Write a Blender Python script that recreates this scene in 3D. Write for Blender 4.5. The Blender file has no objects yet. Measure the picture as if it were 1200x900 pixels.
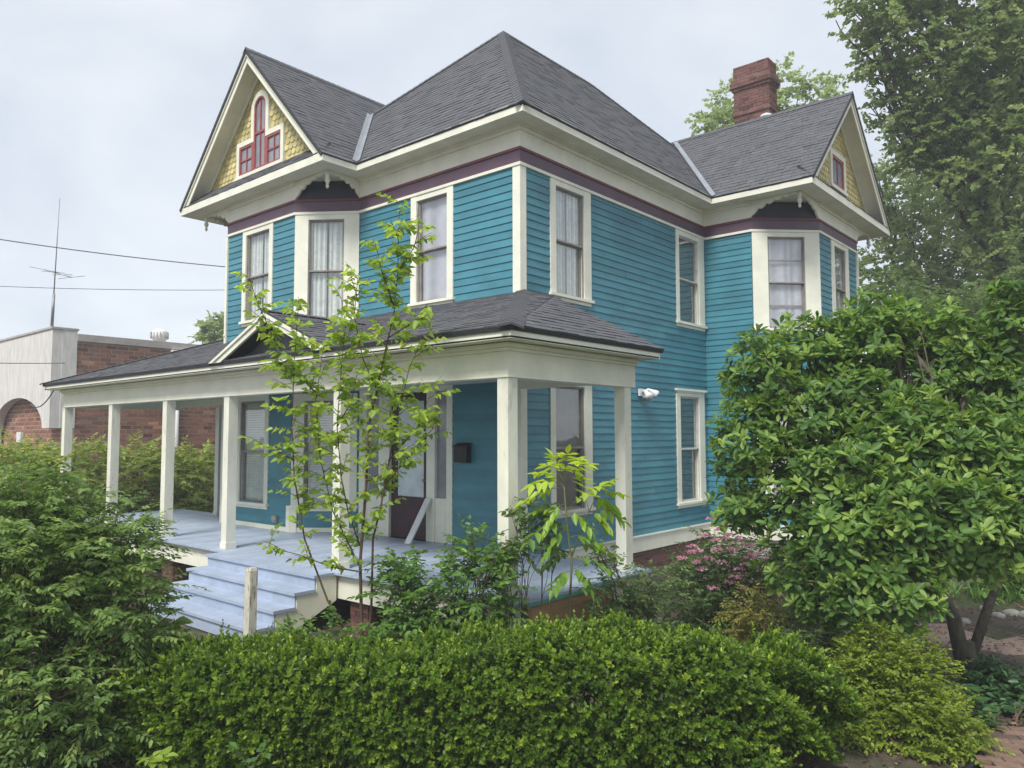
import bpy, math, random
import numpy as np
from mathutils import Vector, Matrix

R = math.radians
random.seed(7)
rng = np.random.default_rng(11)
sc = bpy.context.scene
COL = sc.collection

# ------------------------------------------------------------------ camera
CAM = np.array([7.801, -9.245, 2.639])
YAW, PITCH, ROLL, FPX = .712, .067, -.003, 897.5
FW = np.array([-math.sin(YAW)*math.cos(PITCH), math.cos(YAW)*math.cos(PITCH), math.sin(PITCH)])
RT = np.array([math.cos(YAW), math.sin(YAW), 0.])
UP = np.cross(RT, FW)
cd = bpy.data.cameras.new('camera')
cam = bpy.data.objects.new('camera', cd)
COL.objects.link(cam)
_r = RT*math.cos(ROLL) + UP*math.sin(ROLL)
_u = -RT*math.sin(ROLL) + UP*math.cos(ROLL)
cam.matrix_world = Matrix(((_r[0], _u[0], -FW[0], CAM[0]), (_r[1], _u[1], -FW[1], CAM[1]),
                           (_r[2], _u[2], -FW[2], CAM[2]), (0, 0, 0, 1)))
cd.sensor_width = 36
cd.lens = 36*FPX/1200
cd.clip_end = 2000
sc.camera = cam

# ------------------------------------------------------------------ world, sun, exposure
SUN_EL, SUN_DIR = R(52), Vector((.28, -1, 0)).normalized()     # towards the sun
w = bpy.data.worlds.new('World')
sc.world = w
w.use_nodes = True
nt = w.node_tree
nt.nodes.clear()
def wn(t): return nt.nodes.new(t)
bg = wn('ShaderNodeBackground'); out = wn('ShaderNodeOutputWorld')
sky = wn('ShaderNodeTexSky'); sky.sky_type = 'NISHITA'; sky.sun_disc = False
sky.sun_elevation = SUN_EL
sky.sun_rotation = math.atan2(SUN_DIR.x, SUN_DIR.y)
tc = wn('ShaderNodeTexCoord')
sep = wn('ShaderNodeSeparateXYZ'); nt.links.new(tc.outputs['Generated'], sep.inputs[0])
zz = wn('ShaderNodeMath'); zz.operation = 'ABSOLUTE'; nt.links.new(sep.outputs[2], zz.inputs[0])
za = wn('ShaderNodeMath'); za.operation = 'ADD'; za.inputs[1].default_value = .35; nt.links.new(zz.outputs[0], za.inputs[0])
vd = wn('ShaderNodeVectorMath'); vd.operation = 'DIVIDE'
nt.links.new(tc.outputs['Generated'], vd.inputs[0]); nt.links.new(za.outputs[0], vd.inputs[1])
n1 = wn('ShaderNodeTexNoise'); n1.inputs['Scale'].default_value = 2.1; n1.inputs['Detail'].default_value = 7
n1.inputs['Roughness'].default_value = .52
n1.inputs['Distortion'].default_value = .4
nt.links.new(vd.outputs[0], n1.inputs['Vector'])
cr = wn('ShaderNodeValToRGB')
cr.color_ramp.elements[0].position = .33; cr.color_ramp.elements[0].color = (.625, .672, .73, 1)
cr.color_ramp.elements[1].position = .68; cr.color_ramp.elements[1].color = (.82, .843, .872, 1)
nt.links.new(n1.outputs[0], cr.inputs[0])
sca = wn('ShaderNodeMix'); sca.data_type = 'RGBA'; sca.blend_type = 'MULTIPLY'; sca.inputs[0].default_value = 1
nt.links.new(cr.outputs[0], sca.inputs[6]); sca.inputs[7].default_value = (4.05, 4.07, 4.1, 1)
mx = wn('ShaderNodeMix'); mx.data_type = 'RGBA'; mx.inputs[0].default_value = .88
nt.links.new(sky.outputs[0], mx.inputs[6]); nt.links.new(sca.outputs[2], mx.inputs[7])
nt.links.new(mx.outputs[2], bg.inputs[0]); bg.inputs[1].default_value = .1
nt.links.new(bg.outputs[0], out.inputs[0])

sl = bpy.data.lights.new('sun', 'SUN')
sl.energy = 1.5; sl.angle = R(18); sl.color = (1, .96, .9)
so = bpy.data.objects.new('sun', sl); COL.objects.link(so)
sv = Vector((SUN_DIR.x*math.cos(SUN_EL), SUN_DIR.y*math.cos(SUN_EL), math.sin(SUN_EL)))
so.rotation_euler = sv.to_track_quat('Z', 'Y').to_euler()
so.location = (0, -10, 30)
sc.view_settings.view_transform = 'Standard'
sc.view_settings.look = 'None'
sc.view_settings.exposure = 1.5
sc.view_settings.gamma = 1
sc.cycles.max_bounces = 14; sc.cycles.diffuse_bounces = 8; sc.cycles.transmission_bounces = 8; sc.cycles.transparent_max_bounces = 16

# ------------------------------------------------------------------ helpers
def ray(x, y):
    a, b = (x-600)/FPX, (450-y)/FPX
    c, s = math.cos(ROLL), math.sin(ROLL)
    return FW + (a*c-b*s)*RT + (a*s+b*c)*UP
def px(x, y, depth): return CAM + ray(x, y)*depth
def hit(x, y, ax, val):
    d = ray(x, y); return CAM + d*((val-CAM[ax])/d[ax])

class MB:
    """collects polygons, builds ONE mesh object"""
    def __init__(self): self.v = []; self.f = []; self.t = []; self.tint = 0.
    def add(self, vs, fs):
        b = len(self.v); self.v += [tuple(map(float, p)) for p in vs]; self.t += [self.tint]*len(vs)
        self.f += [tuple(b+i for i in f) for f in fs]
    def hexa(self, p):          # 8 points: bottom 0-3, top 4-7
        self.add(p, [(3, 2, 1, 0), (4, 5, 6, 7), (0, 1, 5, 4), (1, 2, 6, 5), (2, 3, 7, 6), (3, 0, 4, 7)])
    def box(self, x0, x1, y0, y1, z0, z1):
        self.hexa([(x0, y0, z0), (x1, y0, z0), (x1, y1, z0), (x0, y1, z0), (x0, y0, z1), (x1, y0, z1), (x1, y1, z1), (x0, y1, z1)])
    def obox(self, c, ax, dims):
        c = np.array(c, float); a = [np.array(q, float)*d/2 for q, d in zip(ax, dims)]
        p = [c+sx*a[0]+sy*a[1]+sz*a[2] for sz in (-1, 1) for sx, sy in ((-1, -1), (1, -1), (1, 1), (-1, 1))]
        self.hexa(p)
    def prism(self, poly, ex):
        poly = [np.array(p, float) for p in poly]; ex = np.array(ex, float); n = len(poly)
        self.add(poly+[p+ex for p in poly], [tuple(range(n))[::-1], tuple(range(n, 2*n))] + [(i, (i+1) % n, n+(i+1) % n, n+i) for i in range(n)])
    def tube(self, pts, rad, n=7, cap=True):
        pts = [np.array(p, float) for p in pts]; b = len(self.v); vs = []; fs = []
        for i, p in enumerate(pts):
            d = pts[min(i+1, len(pts)-1)]-pts[max(i-1, 0)]; d = d/(np.linalg.norm(d)+1e-9)
            a = np.cross(d, (0, 0, 1) if abs(d[2]) < .9 else (1, 0, 0)); a /= np.linalg.norm(a); c = np.cross(d, a)
            r = rad[i] if hasattr(rad, '__len__') else rad
            vs += [p+r*(math.cos(2*math.pi*k/n)*a+math.sin(2*math.pi*k/n)*c) for k in range(n)]
        for i in range(len(pts)-1):
            for k in range(n):
                k2 = (k+1) % n; fs.append((i*n+k, i*n+k2, (i+1)*n+k2, (i+1)*n+k))
        if cap: fs += [tuple(range(n))[::-1], tuple(range((len(pts)-1)*n, len(pts)*n))]
        self.add(vs, fs)
    def lathe(self, c, prof, n=14):
        c = np.array(c, float); vs = []; fs = []
        for r, z in prof: vs += [c+(r*math.cos(2*math.pi*k/n), r*math.sin(2*math.pi*k/n), z) for k in range(n)]
        for i in range(len(prof)-1):
            for k in range(n): fs.append((i*n+k, i*n+(k+1) % n, (i+1)*n+(k+1) % n, (i+1)*n+k))
        fs += [tuple(range(n))[::-1], tuple(range((len(prof)-1)*n, len(prof)*n))]
        self.add(vs, fs)
    def build(self, name, mat, parent=None, smooth=False, org=None):
        me = bpy.data.meshes.new(name)
        v = np.array(self.v) if self.v else np.zeros((0, 3))
        if org is not None: v = v-np.array(org)
        me.from_pydata(v.tolist(), [], self.f)
        at = me.attributes.new('tint', 'FLOAT', 'POINT'); at.data.foreach_set('value', np.array(self.t, dtype=np.float32))
        me.materials.append(mat)
        if smooth: me.polygons.foreach_set('use_smooth', [True]*len(me.polygons))
        me.update()
        o = bpy.data.objects.new(name, me); COL.objects.link(o)
        if parent is not None: o.parent = parent
        elif org is not None: o.location = org
        return o

def tag(o, label=None, cat=None, group=None, kind=None):
    if label: o['label'] = label
    if cat: o['category'] = cat
    if group: o['group'] = group
    if kind: o['kind'] = kind
    return o
def thing(name, loc, label, cat, group=None):
    o = bpy.data.objects.new(name, None); COL.objects.link(o); o.location = tuple(loc); o.empty_display_size = .2
    return tag(o, label, cat, group)

# ------------------------------------------------------------------ materials
def lin(c): return tuple(((x/255)/12.92 if x/255 < .04045 else ((x/255+.055)/1.055)**2.4) for x in c)
def mat(name, col, rough=.6, var=.12, scale=3., bump=0., bscale=40., col2=None, spec=.4, tintmix=None, dirt=None, stretch=None, metallic=0):
    m = bpy.data.materials.new(name); m.use_nodes = True; t = m.node_tree; b = t.nodes['Principled BSDF']
    b.inputs['Roughness'].default_value = rough; b.inputs['Specular IOR Level'].default_value = spec; b.inputs['Metallic'].default_value = metallic
    co = t.nodes.new('ShaderNodeTexCoord')
    src = co.outputs['Object']
    if stretch:
        mp = t.nodes.new('ShaderNodeMapping'); mp.inputs['Scale'].default_value = stretch; t.links.new(src, mp.inputs[0]); src = mp.outputs[0]
    no = t.nodes.new('ShaderNodeTexNoise'); no.inputs['Scale'].default_value = scale; no.inputs['Detail'].default_value = 6; no.inputs['Roughness'].default_value = .65
    t.links.new(src, no.inputs['Vector'])
    c2 = col2 or tuple(c*(1-2*var) for c in col)
    c1 = col if col2 else tuple(c*(1+var) for c in col)
    rp = t.nodes.new('ShaderNodeValToRGB'); rp.color_ramp.elements[0].position = .3; rp.color_ramp.elements[1].position = .7
    rp.color_ramp.elements[0].color = (*c2, 1); rp.color_ramp.elements[1].color = (*c1, 1)
    t.links.new(no.outputs[0], rp.inputs[0]); col_out = rp.outputs[0]
    if tintmix:
        at = t.nodes.new('ShaderNodeAttribute'); at.attribute_name = 'tint'
        r2 = t.nodes.new('ShaderNodeValToRGB')
        es = r2.color_ramp.elements
        while len(es) < len(tintmix): es.new(.5)
        for i, c in enumerate(tintmix): es[i].position = i/(len(tintmix)-1); es[i].color = (*c, 1)
        t.links.new(at.outputs['Fac'], r2.inputs[0])
        mu = t.nodes.new('ShaderNodeMix'); mu.data_type = 'RGBA'; mu.blend_type = 'MULTIPLY'; mu.inputs[0].default_value = 1
        t.links.new(col_out, mu.inputs[6]); t.links.new(r2.outputs[0], mu.inputs[7]); col_out = mu.outputs[2]
    if dirt:
        n2 = t.nodes.new('ShaderNodeTexNoise'); n2.inputs['Scale'].default_value = dirt[2]; n2.inputs['Detail'].default_value = 8; n2.inputs['Roughness'].default_value = .75
        t.links.new(src, n2.inputs['Vector'])
        r3 = t.nodes.new('ShaderNodeValToRGB'); r3.color_ramp.elements[0].position = dirt[3]; r3.color_ramp.elements[1].position = dirt[3]+.12
        r3.color_ramp.elements[0].color = (0, 0, 0, 1); r3.color_ramp.elements[1].color = (dirt[1],)*3+(1,)
        t.links.new(n2.outputs[0], r3.inputs[0])
        m2 = t.nodes.new('ShaderNodeMix'); m2.data_type = 'RGBA'; t.links.new(r3.outputs[0], m2.inputs[0])
        t.links.new(col_out, m2.inputs[6]); m2.inputs[7].default_value = (*dirt[0], 1); col_out = m2.outputs[2]
    t.links.new(col_out, b.inputs['Base Color'])
    if bump:
        nb = t.nodes.new('ShaderNodeTexNoise'); nb.inputs['Scale'].default_value = bscale; nb.inputs['Detail'].default_value = 5
        t.links.new(src, nb.inputs['Vector'])
        bp = t.nodes.new('ShaderNodeBump'); bp.inputs['Strength'].default_value = bump; bp.inputs['Distance'].default_value = .02
        t.links.new(nb.outputs[0], bp.inputs['Height']); t.links.new(bp.outputs[0], b.inputs['Normal'])
    return m

def leafmat(name, cols, rough=.42, trans=.35, spec=.45):
    """cols: dark .. light leaf colours, picked per leaf by the tint attribute"""
    m = bpy.data.materials.new(name); m.use_nodes = True; t = m.node_tree; b = t.nodes['Principled BSDF']
    at = t.nodes.new('ShaderNodeAttribute'); at.attribute_name = 'tint'
    r = t.nodes.new('ShaderNodeValToRGB'); es = r.color_ramp.elements
    while len(es) < len(cols): es.new(.5)
    for i, c in enumerate(cols): es[i].position = i/(len(cols)-1); es[i].color = (*c, 1)
    t.links.new(at.outputs['Fac'], r.inputs[0]); t.links.new(r.outputs[0], b.inputs['Base Color'])
    b.inputs['Roughness'].default_value = rough; b.inputs['Specular IOR Level'].default_value = spec
    tr = t.nodes.new('ShaderNodeBsdfTranslucent')
    hs = t.nodes.new('ShaderNodeHueSaturation'); hs.inputs['Saturation'].default_value = 1.1; hs.inputs['Value'].default_value = 1.5; hs.inputs['Hue'].default_value = .485
    t.links.new(r.outputs[0], hs.inputs['Color']); t.links.new(hs.outputs[0], tr.inputs[0])
    ms = t.nodes.new('ShaderNodeMixShader'); ms.inputs[0].default_value = trans
    t.links.new(b.outputs[0], ms.inputs[1]); t.links.new(tr.outputs[0], ms.inputs[2])
    t.links.new(ms.outputs[0], t.nodes['Material Output'].inputs[0])
    return m

def glassmat(name, tint=(.95, .97, .97), refl=1.):
    m = bpy.data.materials.new(name); m.use_nodes = True; t = m.node_tree; t.nodes.remove(t.nodes['Principled BSDF'])
    tr = t.nodes.new('ShaderNodeBsdfTransparent'); tr.inputs[0].default_value = (*tint, 1)
    gl = t.nodes.new('ShaderNodeBsdfGlossy'); gl.inputs['Roughness'].default_value = .03; gl.inputs[0].default_value = (refl, refl, refl, 1)
    lw = t.nodes.new('ShaderNodeLayerWeight'); lw.inputs[0].default_value = .5
    pw = t.nodes.new('ShaderNodeMath'); pw.operation = 'POWER'; pw.inputs[1].default_value = 4.; t.links.new(lw.outputs['Facing'], pw.inputs[0])
    fr = t.nodes.new('ShaderNodeMath'); fr.operation = 'MULTIPLY_ADD'; fr.inputs[1].default_value = .85; fr.inputs[2].default_value = .085; t.links.new(pw.outputs[0], fr.inputs[0])
    co = t.nodes.new('ShaderNodeTexCoord'); no = t.nodes.new('ShaderNodeTexNoise'); no.inputs['Scale'].default_value = 3.5
    t.links.new(co.outputs['Object'], no.inputs['Vector'])
    bp = t.nodes.new('ShaderNodeBump'); bp.inputs['Strength'].default_value = .12; bp.inputs['Distance'].default_value = .02
    t.links.new(no.outputs[0], bp.inputs['Height']); t.links.new(bp.outputs[0], gl.inputs['Normal']); pass
    ms = t.nodes.new('ShaderNodeMixShader'); t.links.new(fr.outputs[0], ms.inputs[0]); t.links.new(tr.outputs[0], ms.inputs[1]); t.links.new(gl.outputs[0], ms.inputs[2])
    t.links.new(ms.outputs[0], t.nodes['Material Output'].inputs[0])
    return m

CREAM = mat('cream_paint', (.79, .785, .665), .55, .06, 2.2, .06, 60, dirt=((.40, .38, .31), .35, 5, .62))
POSTP = mat('weathered_cream_paint', (.78, .775, .665), .6, .08, 3, .12, 50, dirt=((.36, .33, .27), .55, 7, .57), stretch=(1, 1, .35))
TEAL = mat('teal_paint', (.052, .222, .288), .44, .13, 1.1, .12, 60, spec=.5, tintmix=((.84, .87, .89), (1.0, 1, 1), (1.12, 1.07, 1.04)), stretch=(1, 1, 2.2), dirt=((.09, .245, .30), .3, 2.6, .58))
PURPLE = mat('plum_paint', (.115, .068, .098), .5, .1, 3, .05)
REDM = mat('oxblood_paint', (.16, .035, .045), .5, .1, 3)
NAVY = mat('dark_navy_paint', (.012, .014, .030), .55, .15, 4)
INTER = mat('dark_interior', (.018, .02, .022), .9, .2, 2)  # near-black backing colour stands in for unlit rooms behind the windows
SHING = mat('grey_asphalt_shingle', (.120, .124, .136), .93, .16, 45, .18, 150, spec=.2, tintmix=((.80, .80, .82), (.95, .95, .95), (1.0, .99, .98), (1.16, 1.13, 1.08)))
DECK = mat('roof_deck', (.05, .052, .06), .95, .2, 20)
FLASH = mat('galvanised_flashing', (.30, .325, .355), .5, .12, 6, .05, metallic=.3)
YELLOW = mat('yellow_shingle_paint', (.60, .525, .25), .6, .1, 6, .05, tintmix=((.75, .76, .7), (1, 1, 1), (1.12, 1.1, 1.0)))
REDW = mat('red_sash_paint', (.34, .085, .075), .45, .12, 5)
SASH = mat('aged_sash', (.30, .28, .26), .5, .15, 6, .05)
SASHW = mat('white_sash', (.62, .62, .58), .5, .1, 6)
GLASS = glassmat('window_glass')
CURT_W = mat('white_lace_curtain', (.84, .84, .78), .9, .12, 9, tintmix=((.55, .55, .55), (1, 1, 1)))
CURT_L = mat('lilac_grey_curtain', (.62, .58, .64), .9, .08, 6, tintmix=((.7, .7, .7), (1, 1, 1)))
CURT_G = mat('grey_screen', (.10, .105, .11), .8, .1, 6)
BLIND = mat('white_blind', (.82, .83, .82), .6, .08, 6)
FLOORP = mat('pale_blue_floor_paint', (.40, .475, .595), .5, .10, 2.5, .06, 30, dirt=((.30, .32, .35), .6, 4, .57), tintmix=((.9, .9, .91), (1, 1, 1), (1.04, 1.04, 1.03)))
DOORM = mat('maroon_door_paint', (.045, .016, .026), .4, .15, 4)
DOORG = mat('frosted_door_light', (.62, .70, .74), .25, .1, 3, spec=.6)
BRICKH = mat('red_brick', (.175, .085, .073), .85, .2, 30, .3, 60, tintmix=((.55, .5, .52), (1, 1, 1), (1.25, 1.15, 1.1)))
BRICKN = mat('brown_brick', (.31, .145, .095), .88, .2, 30, .3, 60, tintmix=((.42, .45, .5), (.75, .75, .78), (1, 1, 1), (1.15, 1.1, 1.05), (1.9, 2.0, 1.9)))
MORTAR = mat('mortar', (.46, .41, .36), .95, .15, 12, .3, 50)
STUCCO = mat('white_stucco', (.66, .64, .61), .95, .1, 9, .6, 60, dirt=((.44, .42, .40), .45, 2.5, .56), stretch=(1, 1, .22))
COPING = mat('metal_coping', (.42, .38, .35), .6, .1, 4)
WHITE = mat('white_paint', (.72, .73, .73), .45, .06, 5)
BLACKM = mat('black_metal', (.006, .0065, .008), .4, .2, 8)
STEEL = mat('grey_steel', (.30, .30, .31), .5, .15, 8, metallic=.5)
WIRE = mat('grey_cable', (.09, .09, .095), .7, .1, 5)
WOOD_OLD = mat('peeling_post_paint', (.66, .64, .54), .85, .1, 6, .5, 40, stretch=(3, 3, .6), dirt=((.15, .095, .06), .95, 5, .50))
PLY = mat('weathered_plywood', (.24, .145, .07), .85, .2, 3, .2, 40, stretch=(1, .25, 3))
TEALEDGE = mat('teal_green_edge', (.10, .30, .26), .6, .1, 5)
BARK = mat('bark', (.085, .062, .045), .95, .3, 14, .7, 40, stretch=(2, 2, .5))
BARKG = mat('grey_green_bark', (.115, .098, .072), .95, .3, 9, .6, 40, stretch=(2, 2, .5), dirt=((.10, .12, .06), .7, 6, .52))
TWIG = mat('brown_twig', (.12, .075, .05), .9, .2, 14)
TWIGG = mat('green_twig', (.14, .15, .06), .8, .2, 14)
SOIL = None

# ------------------------------------------------------------------ ground
def ground_mat():
    m = bpy.data.materials.new('soil_and_litter'); m.use_nodes = True; t = m.node_tree; b = t.nodes['Principled BSDF']
    co = t.nodes.new('ShaderNodeTexCoord')
    def noi(s, d=6):
        n = t.nodes.new('ShaderNodeTexNoise'); n.inputs['Scale'].default_value = s; n.inputs['Detail'].default_value = d; n.inputs['Roughness'].default_value = .7
        t.links.new(co.outputs['Object'], n.inputs['Vector']); return n.outputs[0]
    def ramp(f, a, c1, bb, c2):
        r = t.nodes.new('ShaderNodeValToRGB'); r.color_ramp.elements[0].position = a; r.color_ramp.elements[0].color = (*c1, 1)
        r.color_ramp.elements[1].position = bb; r.color_ramp.elements[1].color = (*c2, 1); t.links.new(f, r.inputs[0]); return r.outputs[0]
    c1 = ramp(noi(9), .3, (.055, .038, .028), .72, (.17, .125, .095))
    c2 = ramp(noi(30), .35, (.03, .05, .015), .7, (.07, .10, .03))
    mk = ramp(noi(.35, 3), .48, (0, 0, 0), .6, (1, 1, 1))
    mi = t.nodes.new('ShaderNodeMix'); mi.data_type = 'RGBA'; t.links.new(mk, mi.inputs[0]); t.links.new(c1, mi.inputs[6]); t.links.new(c2, mi.inputs[7])
    t.links.new(mi.outputs[2], b.inputs['Base Color']); b.inputs['Roughness'].default_value = .95
    bp = t.nodes.new('ShaderNodeBump'); bp.inputs['Strength'].default_value = .8; bp.inputs['Distance'].default_value = .04
    t.links.new(noi(45), bp.inputs['Height']); t.links.new(bp.outputs[0], b.inputs['Normal'])
    return m
SOIL = ground_mat()
GZ = .04
g = MB()
xs = np.concatenate([[-400, -120, -50], np.arange(-24, 14.1, 1.), [30, 80, 400]]); ys = np.concatenate([[-300, -60, -20], np.arange(-12, 18.1, 1.), [40, 100, 500]])
vs = []
for y in ys:
    for x in xs:
        inn = -12 < y < 18 and -24 < x < 14
        vs.append((x, y, GZ+(random.uniform(-.03, .03) if inn else 0)))
nx = len(xs)
g.add(vs, [(j*nx+i, j*nx+i+1, (j+1)*nx+i+1, (j+1)*nx+i) for j in range(len(ys)-1) for i in range(nx-1)])
tag(g.build('ground', SOIL, smooth=True), kind='structure')

# ================================================================== THE HOUSE
ZF, ZPB, ZPE = .80, 3.30, 3.842                    # porch floor, beam bottom, eave
ZT, ZB, ZS, ZE = 7.016, 7.275, 7.595, 7.825        # siding top, band top, frieze top, eave
X1, BD, BC, BW = 4.11, .77, 1.03, 4.61             # front bay
Y1, WX2, WX3, WC, WW = 6.39, 1.11, 2.165, 1.055, 4.69
OV = .385
PK = (-2.92, 2.92, 11.448); QK = (-2.92, 6.2, 11.448)
YB = Y1+WW
house = thing('house', (0, 0, 0), 'two-storey teal clapboard house with yellow gables, grey roof and wide porch', 'house')

class Frame:
    def __init__(s, a, b):
        s.p = np.array([a[0], a[1], 0.]); d = np.array([b[0]-a[0], b[1]-a[1], 0.]); s.L = np.linalg.norm(d); s.u = d/s.L
        s.n = np.array([s.u[1], -s.u[0], 0.])
    def pt(s, a, d, z): return s.p+s.u*a+s.n*d+np.array([0, 0, z])
    def box(s, mb, a0, a1, d0, d1, z0, z1):
        mb.hexa([s.pt(a0, d1, z0), s.pt(a1, d1, z0), s.pt(a1, d0, z0), s.pt(a0, d0, z0), s.pt(a0, d1, z1), s.pt(a1, d1, z1), s.pt(a1, d0, z1), s.pt(a0, d0, z1)])

def sweep(mb, path, d0, d1, z0, z1, z0b=None, closed=False):
    P = [np.array(p, float) for p in path]; n = len(P)
    def off(i, d):
        def nrm(a, b): q = (b-a)/np.linalg.norm(b-a); return np.array([q[1], -q[0]])
        if closed or 0 < i < n-1: na = nrm(P[i-1], P[i]); nb = nrm(P[i], P[(i+1) % n])
        elif i == 0: na = nb = nrm(P[0], P[1])
        else: na = nb = nrm(P[-2], P[-1])
        m = na+nb; m = m/(m@m)*2
        return P[i]+m*d
    for i in range(n if closed else n-1):
        j = (i+1) % n
        a0, a1, b0, b1 = off(i, d0), off(i, d1), off(j, d0), off(j, d1)
        z0b_ = z0 if z0b is None else z0b
        mb.hexa([(*a1, z0b_), (*b1, z0b_), (*b0, z0), (*a0, z0), (*a1, z1), (*b1, z1), (*b0, z1), (*a0, z1)])

BAY = [(-X1-BW, 0), (-X1-BW+BC, -BD), (-X1-BC, -BD), (-X1, 0)]
WALL = [(-X1-BW, YB)]+BAY+[(0, 0), (0, Y1), (WX2, Y1), (WX3, Y1+WC), (WX3, YB-WC), (WX2, YB)]
BOXP = [(-X1-BW, YB), (-X1-BW, -BD), (-X1, -BD), (-X1, 0), (0, 0), (0, Y1), (WX3, Y1), (WX3, YB)]

# ---- walls with clapboards
EXPO = .129
board_meshes = 0
def clapboards(wall, fr, openings, z0, z1, skip=None):
    z = z0; k = 0
    while z < z1-.01:
        zt = min(z+EXPO, z1); mid = (z+zt)/2
        if not (skip and skip[0] < mid < skip[1]):
            segs = [(0.0, fr.L)]
            for (a0, a1, b0, b1) in openings:
                if b0 < mid < b1:
                    ns = []
                    for s in segs:
                        if a1 <= s[0] or a0 >= s[1]: ns.append(s); continue
                        if a0 > s[0]+.02: ns.append((s[0], a0))
                        if a1 < s[1]-.02: ns.append((a1, s[1]))
                    segs = ns
            sg2 = []
            for (a0, a1) in segs:
                if a1-a0 > 2.6 and random.random() < .75: c_ = random.uniform(a0+.6, a1-.6); sg2 += [(a0, c_-.002), (c_+.002, a1)]
                else: sg2.append((a0, a1))
            for (a0, a1) in sg2:
                m = MB(); m.tint = random.random()
                wob = [random.uniform(-.002, .002) for _ in range(4)]
                zo = z+random.uniform(-.003, .003)
                t0, t1 = .021+wob[0], .021+wob[1]
                m.hexa([fr.pt(a0, t0, zo), fr.pt(a1, t1, zo), fr.pt(a1, -.012, zo), fr.pt(a0, -.012, zo),
                        fr.pt(a0, .004, zt+.012), fr.pt(a1, .004, zt+.012), fr.pt(a1, -.012, zt+.012), fr.pt(a0, -.012, zt+.012)])
                m.build('siding_board', TEAL, wall)
        z += EXPO; k += 1

def wall(fr, openings, z0=.73, z1=ZT-.02, skip=None, boards=True):
    m = MB(); fr.box(m, 0, fr.L, -.22, -.125, .1, ZT+.4)
    o = m.build('wall', INTER if boards else TEAL, house)
    ins = [(a+.03, b-.03, c+.02, d-.02) for a, b, c, d in openings]
    if boards: clapboards(o, fr, ins, z0, z1, skip)
    return o

def curtain(fr, a0, a1, z0, z1, d, parent, m, folds=9, amp=.012, name='curtain'):
    mb = MB(); n = folds*6; vs = []; ph = random.uniform(0, 6); fm = random.uniform(.8, 2.2); fa = random.uniform(.15, .45)
    for i in range(n+1):
        a = a0+(a1-a0)*i/n; s = math.sin(i/6*2*math.pi+ph+fm*math.sin(i*fa)); dd = d+amp*s
        vs += [fr.pt(a, dd, z0), fr.pt(a+.004*s, dd, z1)]
    mb.v = [tuple(v) for v in vs]; mb.f = [(2*i, 2*i+2, 2*i+3, 2*i+1) for i in range(n)]
    mb.t = [.5+.5*math.sin((k//2)/6*2*math.pi+ph+fm*math.sin((k//2)*fa)) for k in range(len(vs))]
    return mb.build(name, m, parent, True)

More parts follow.
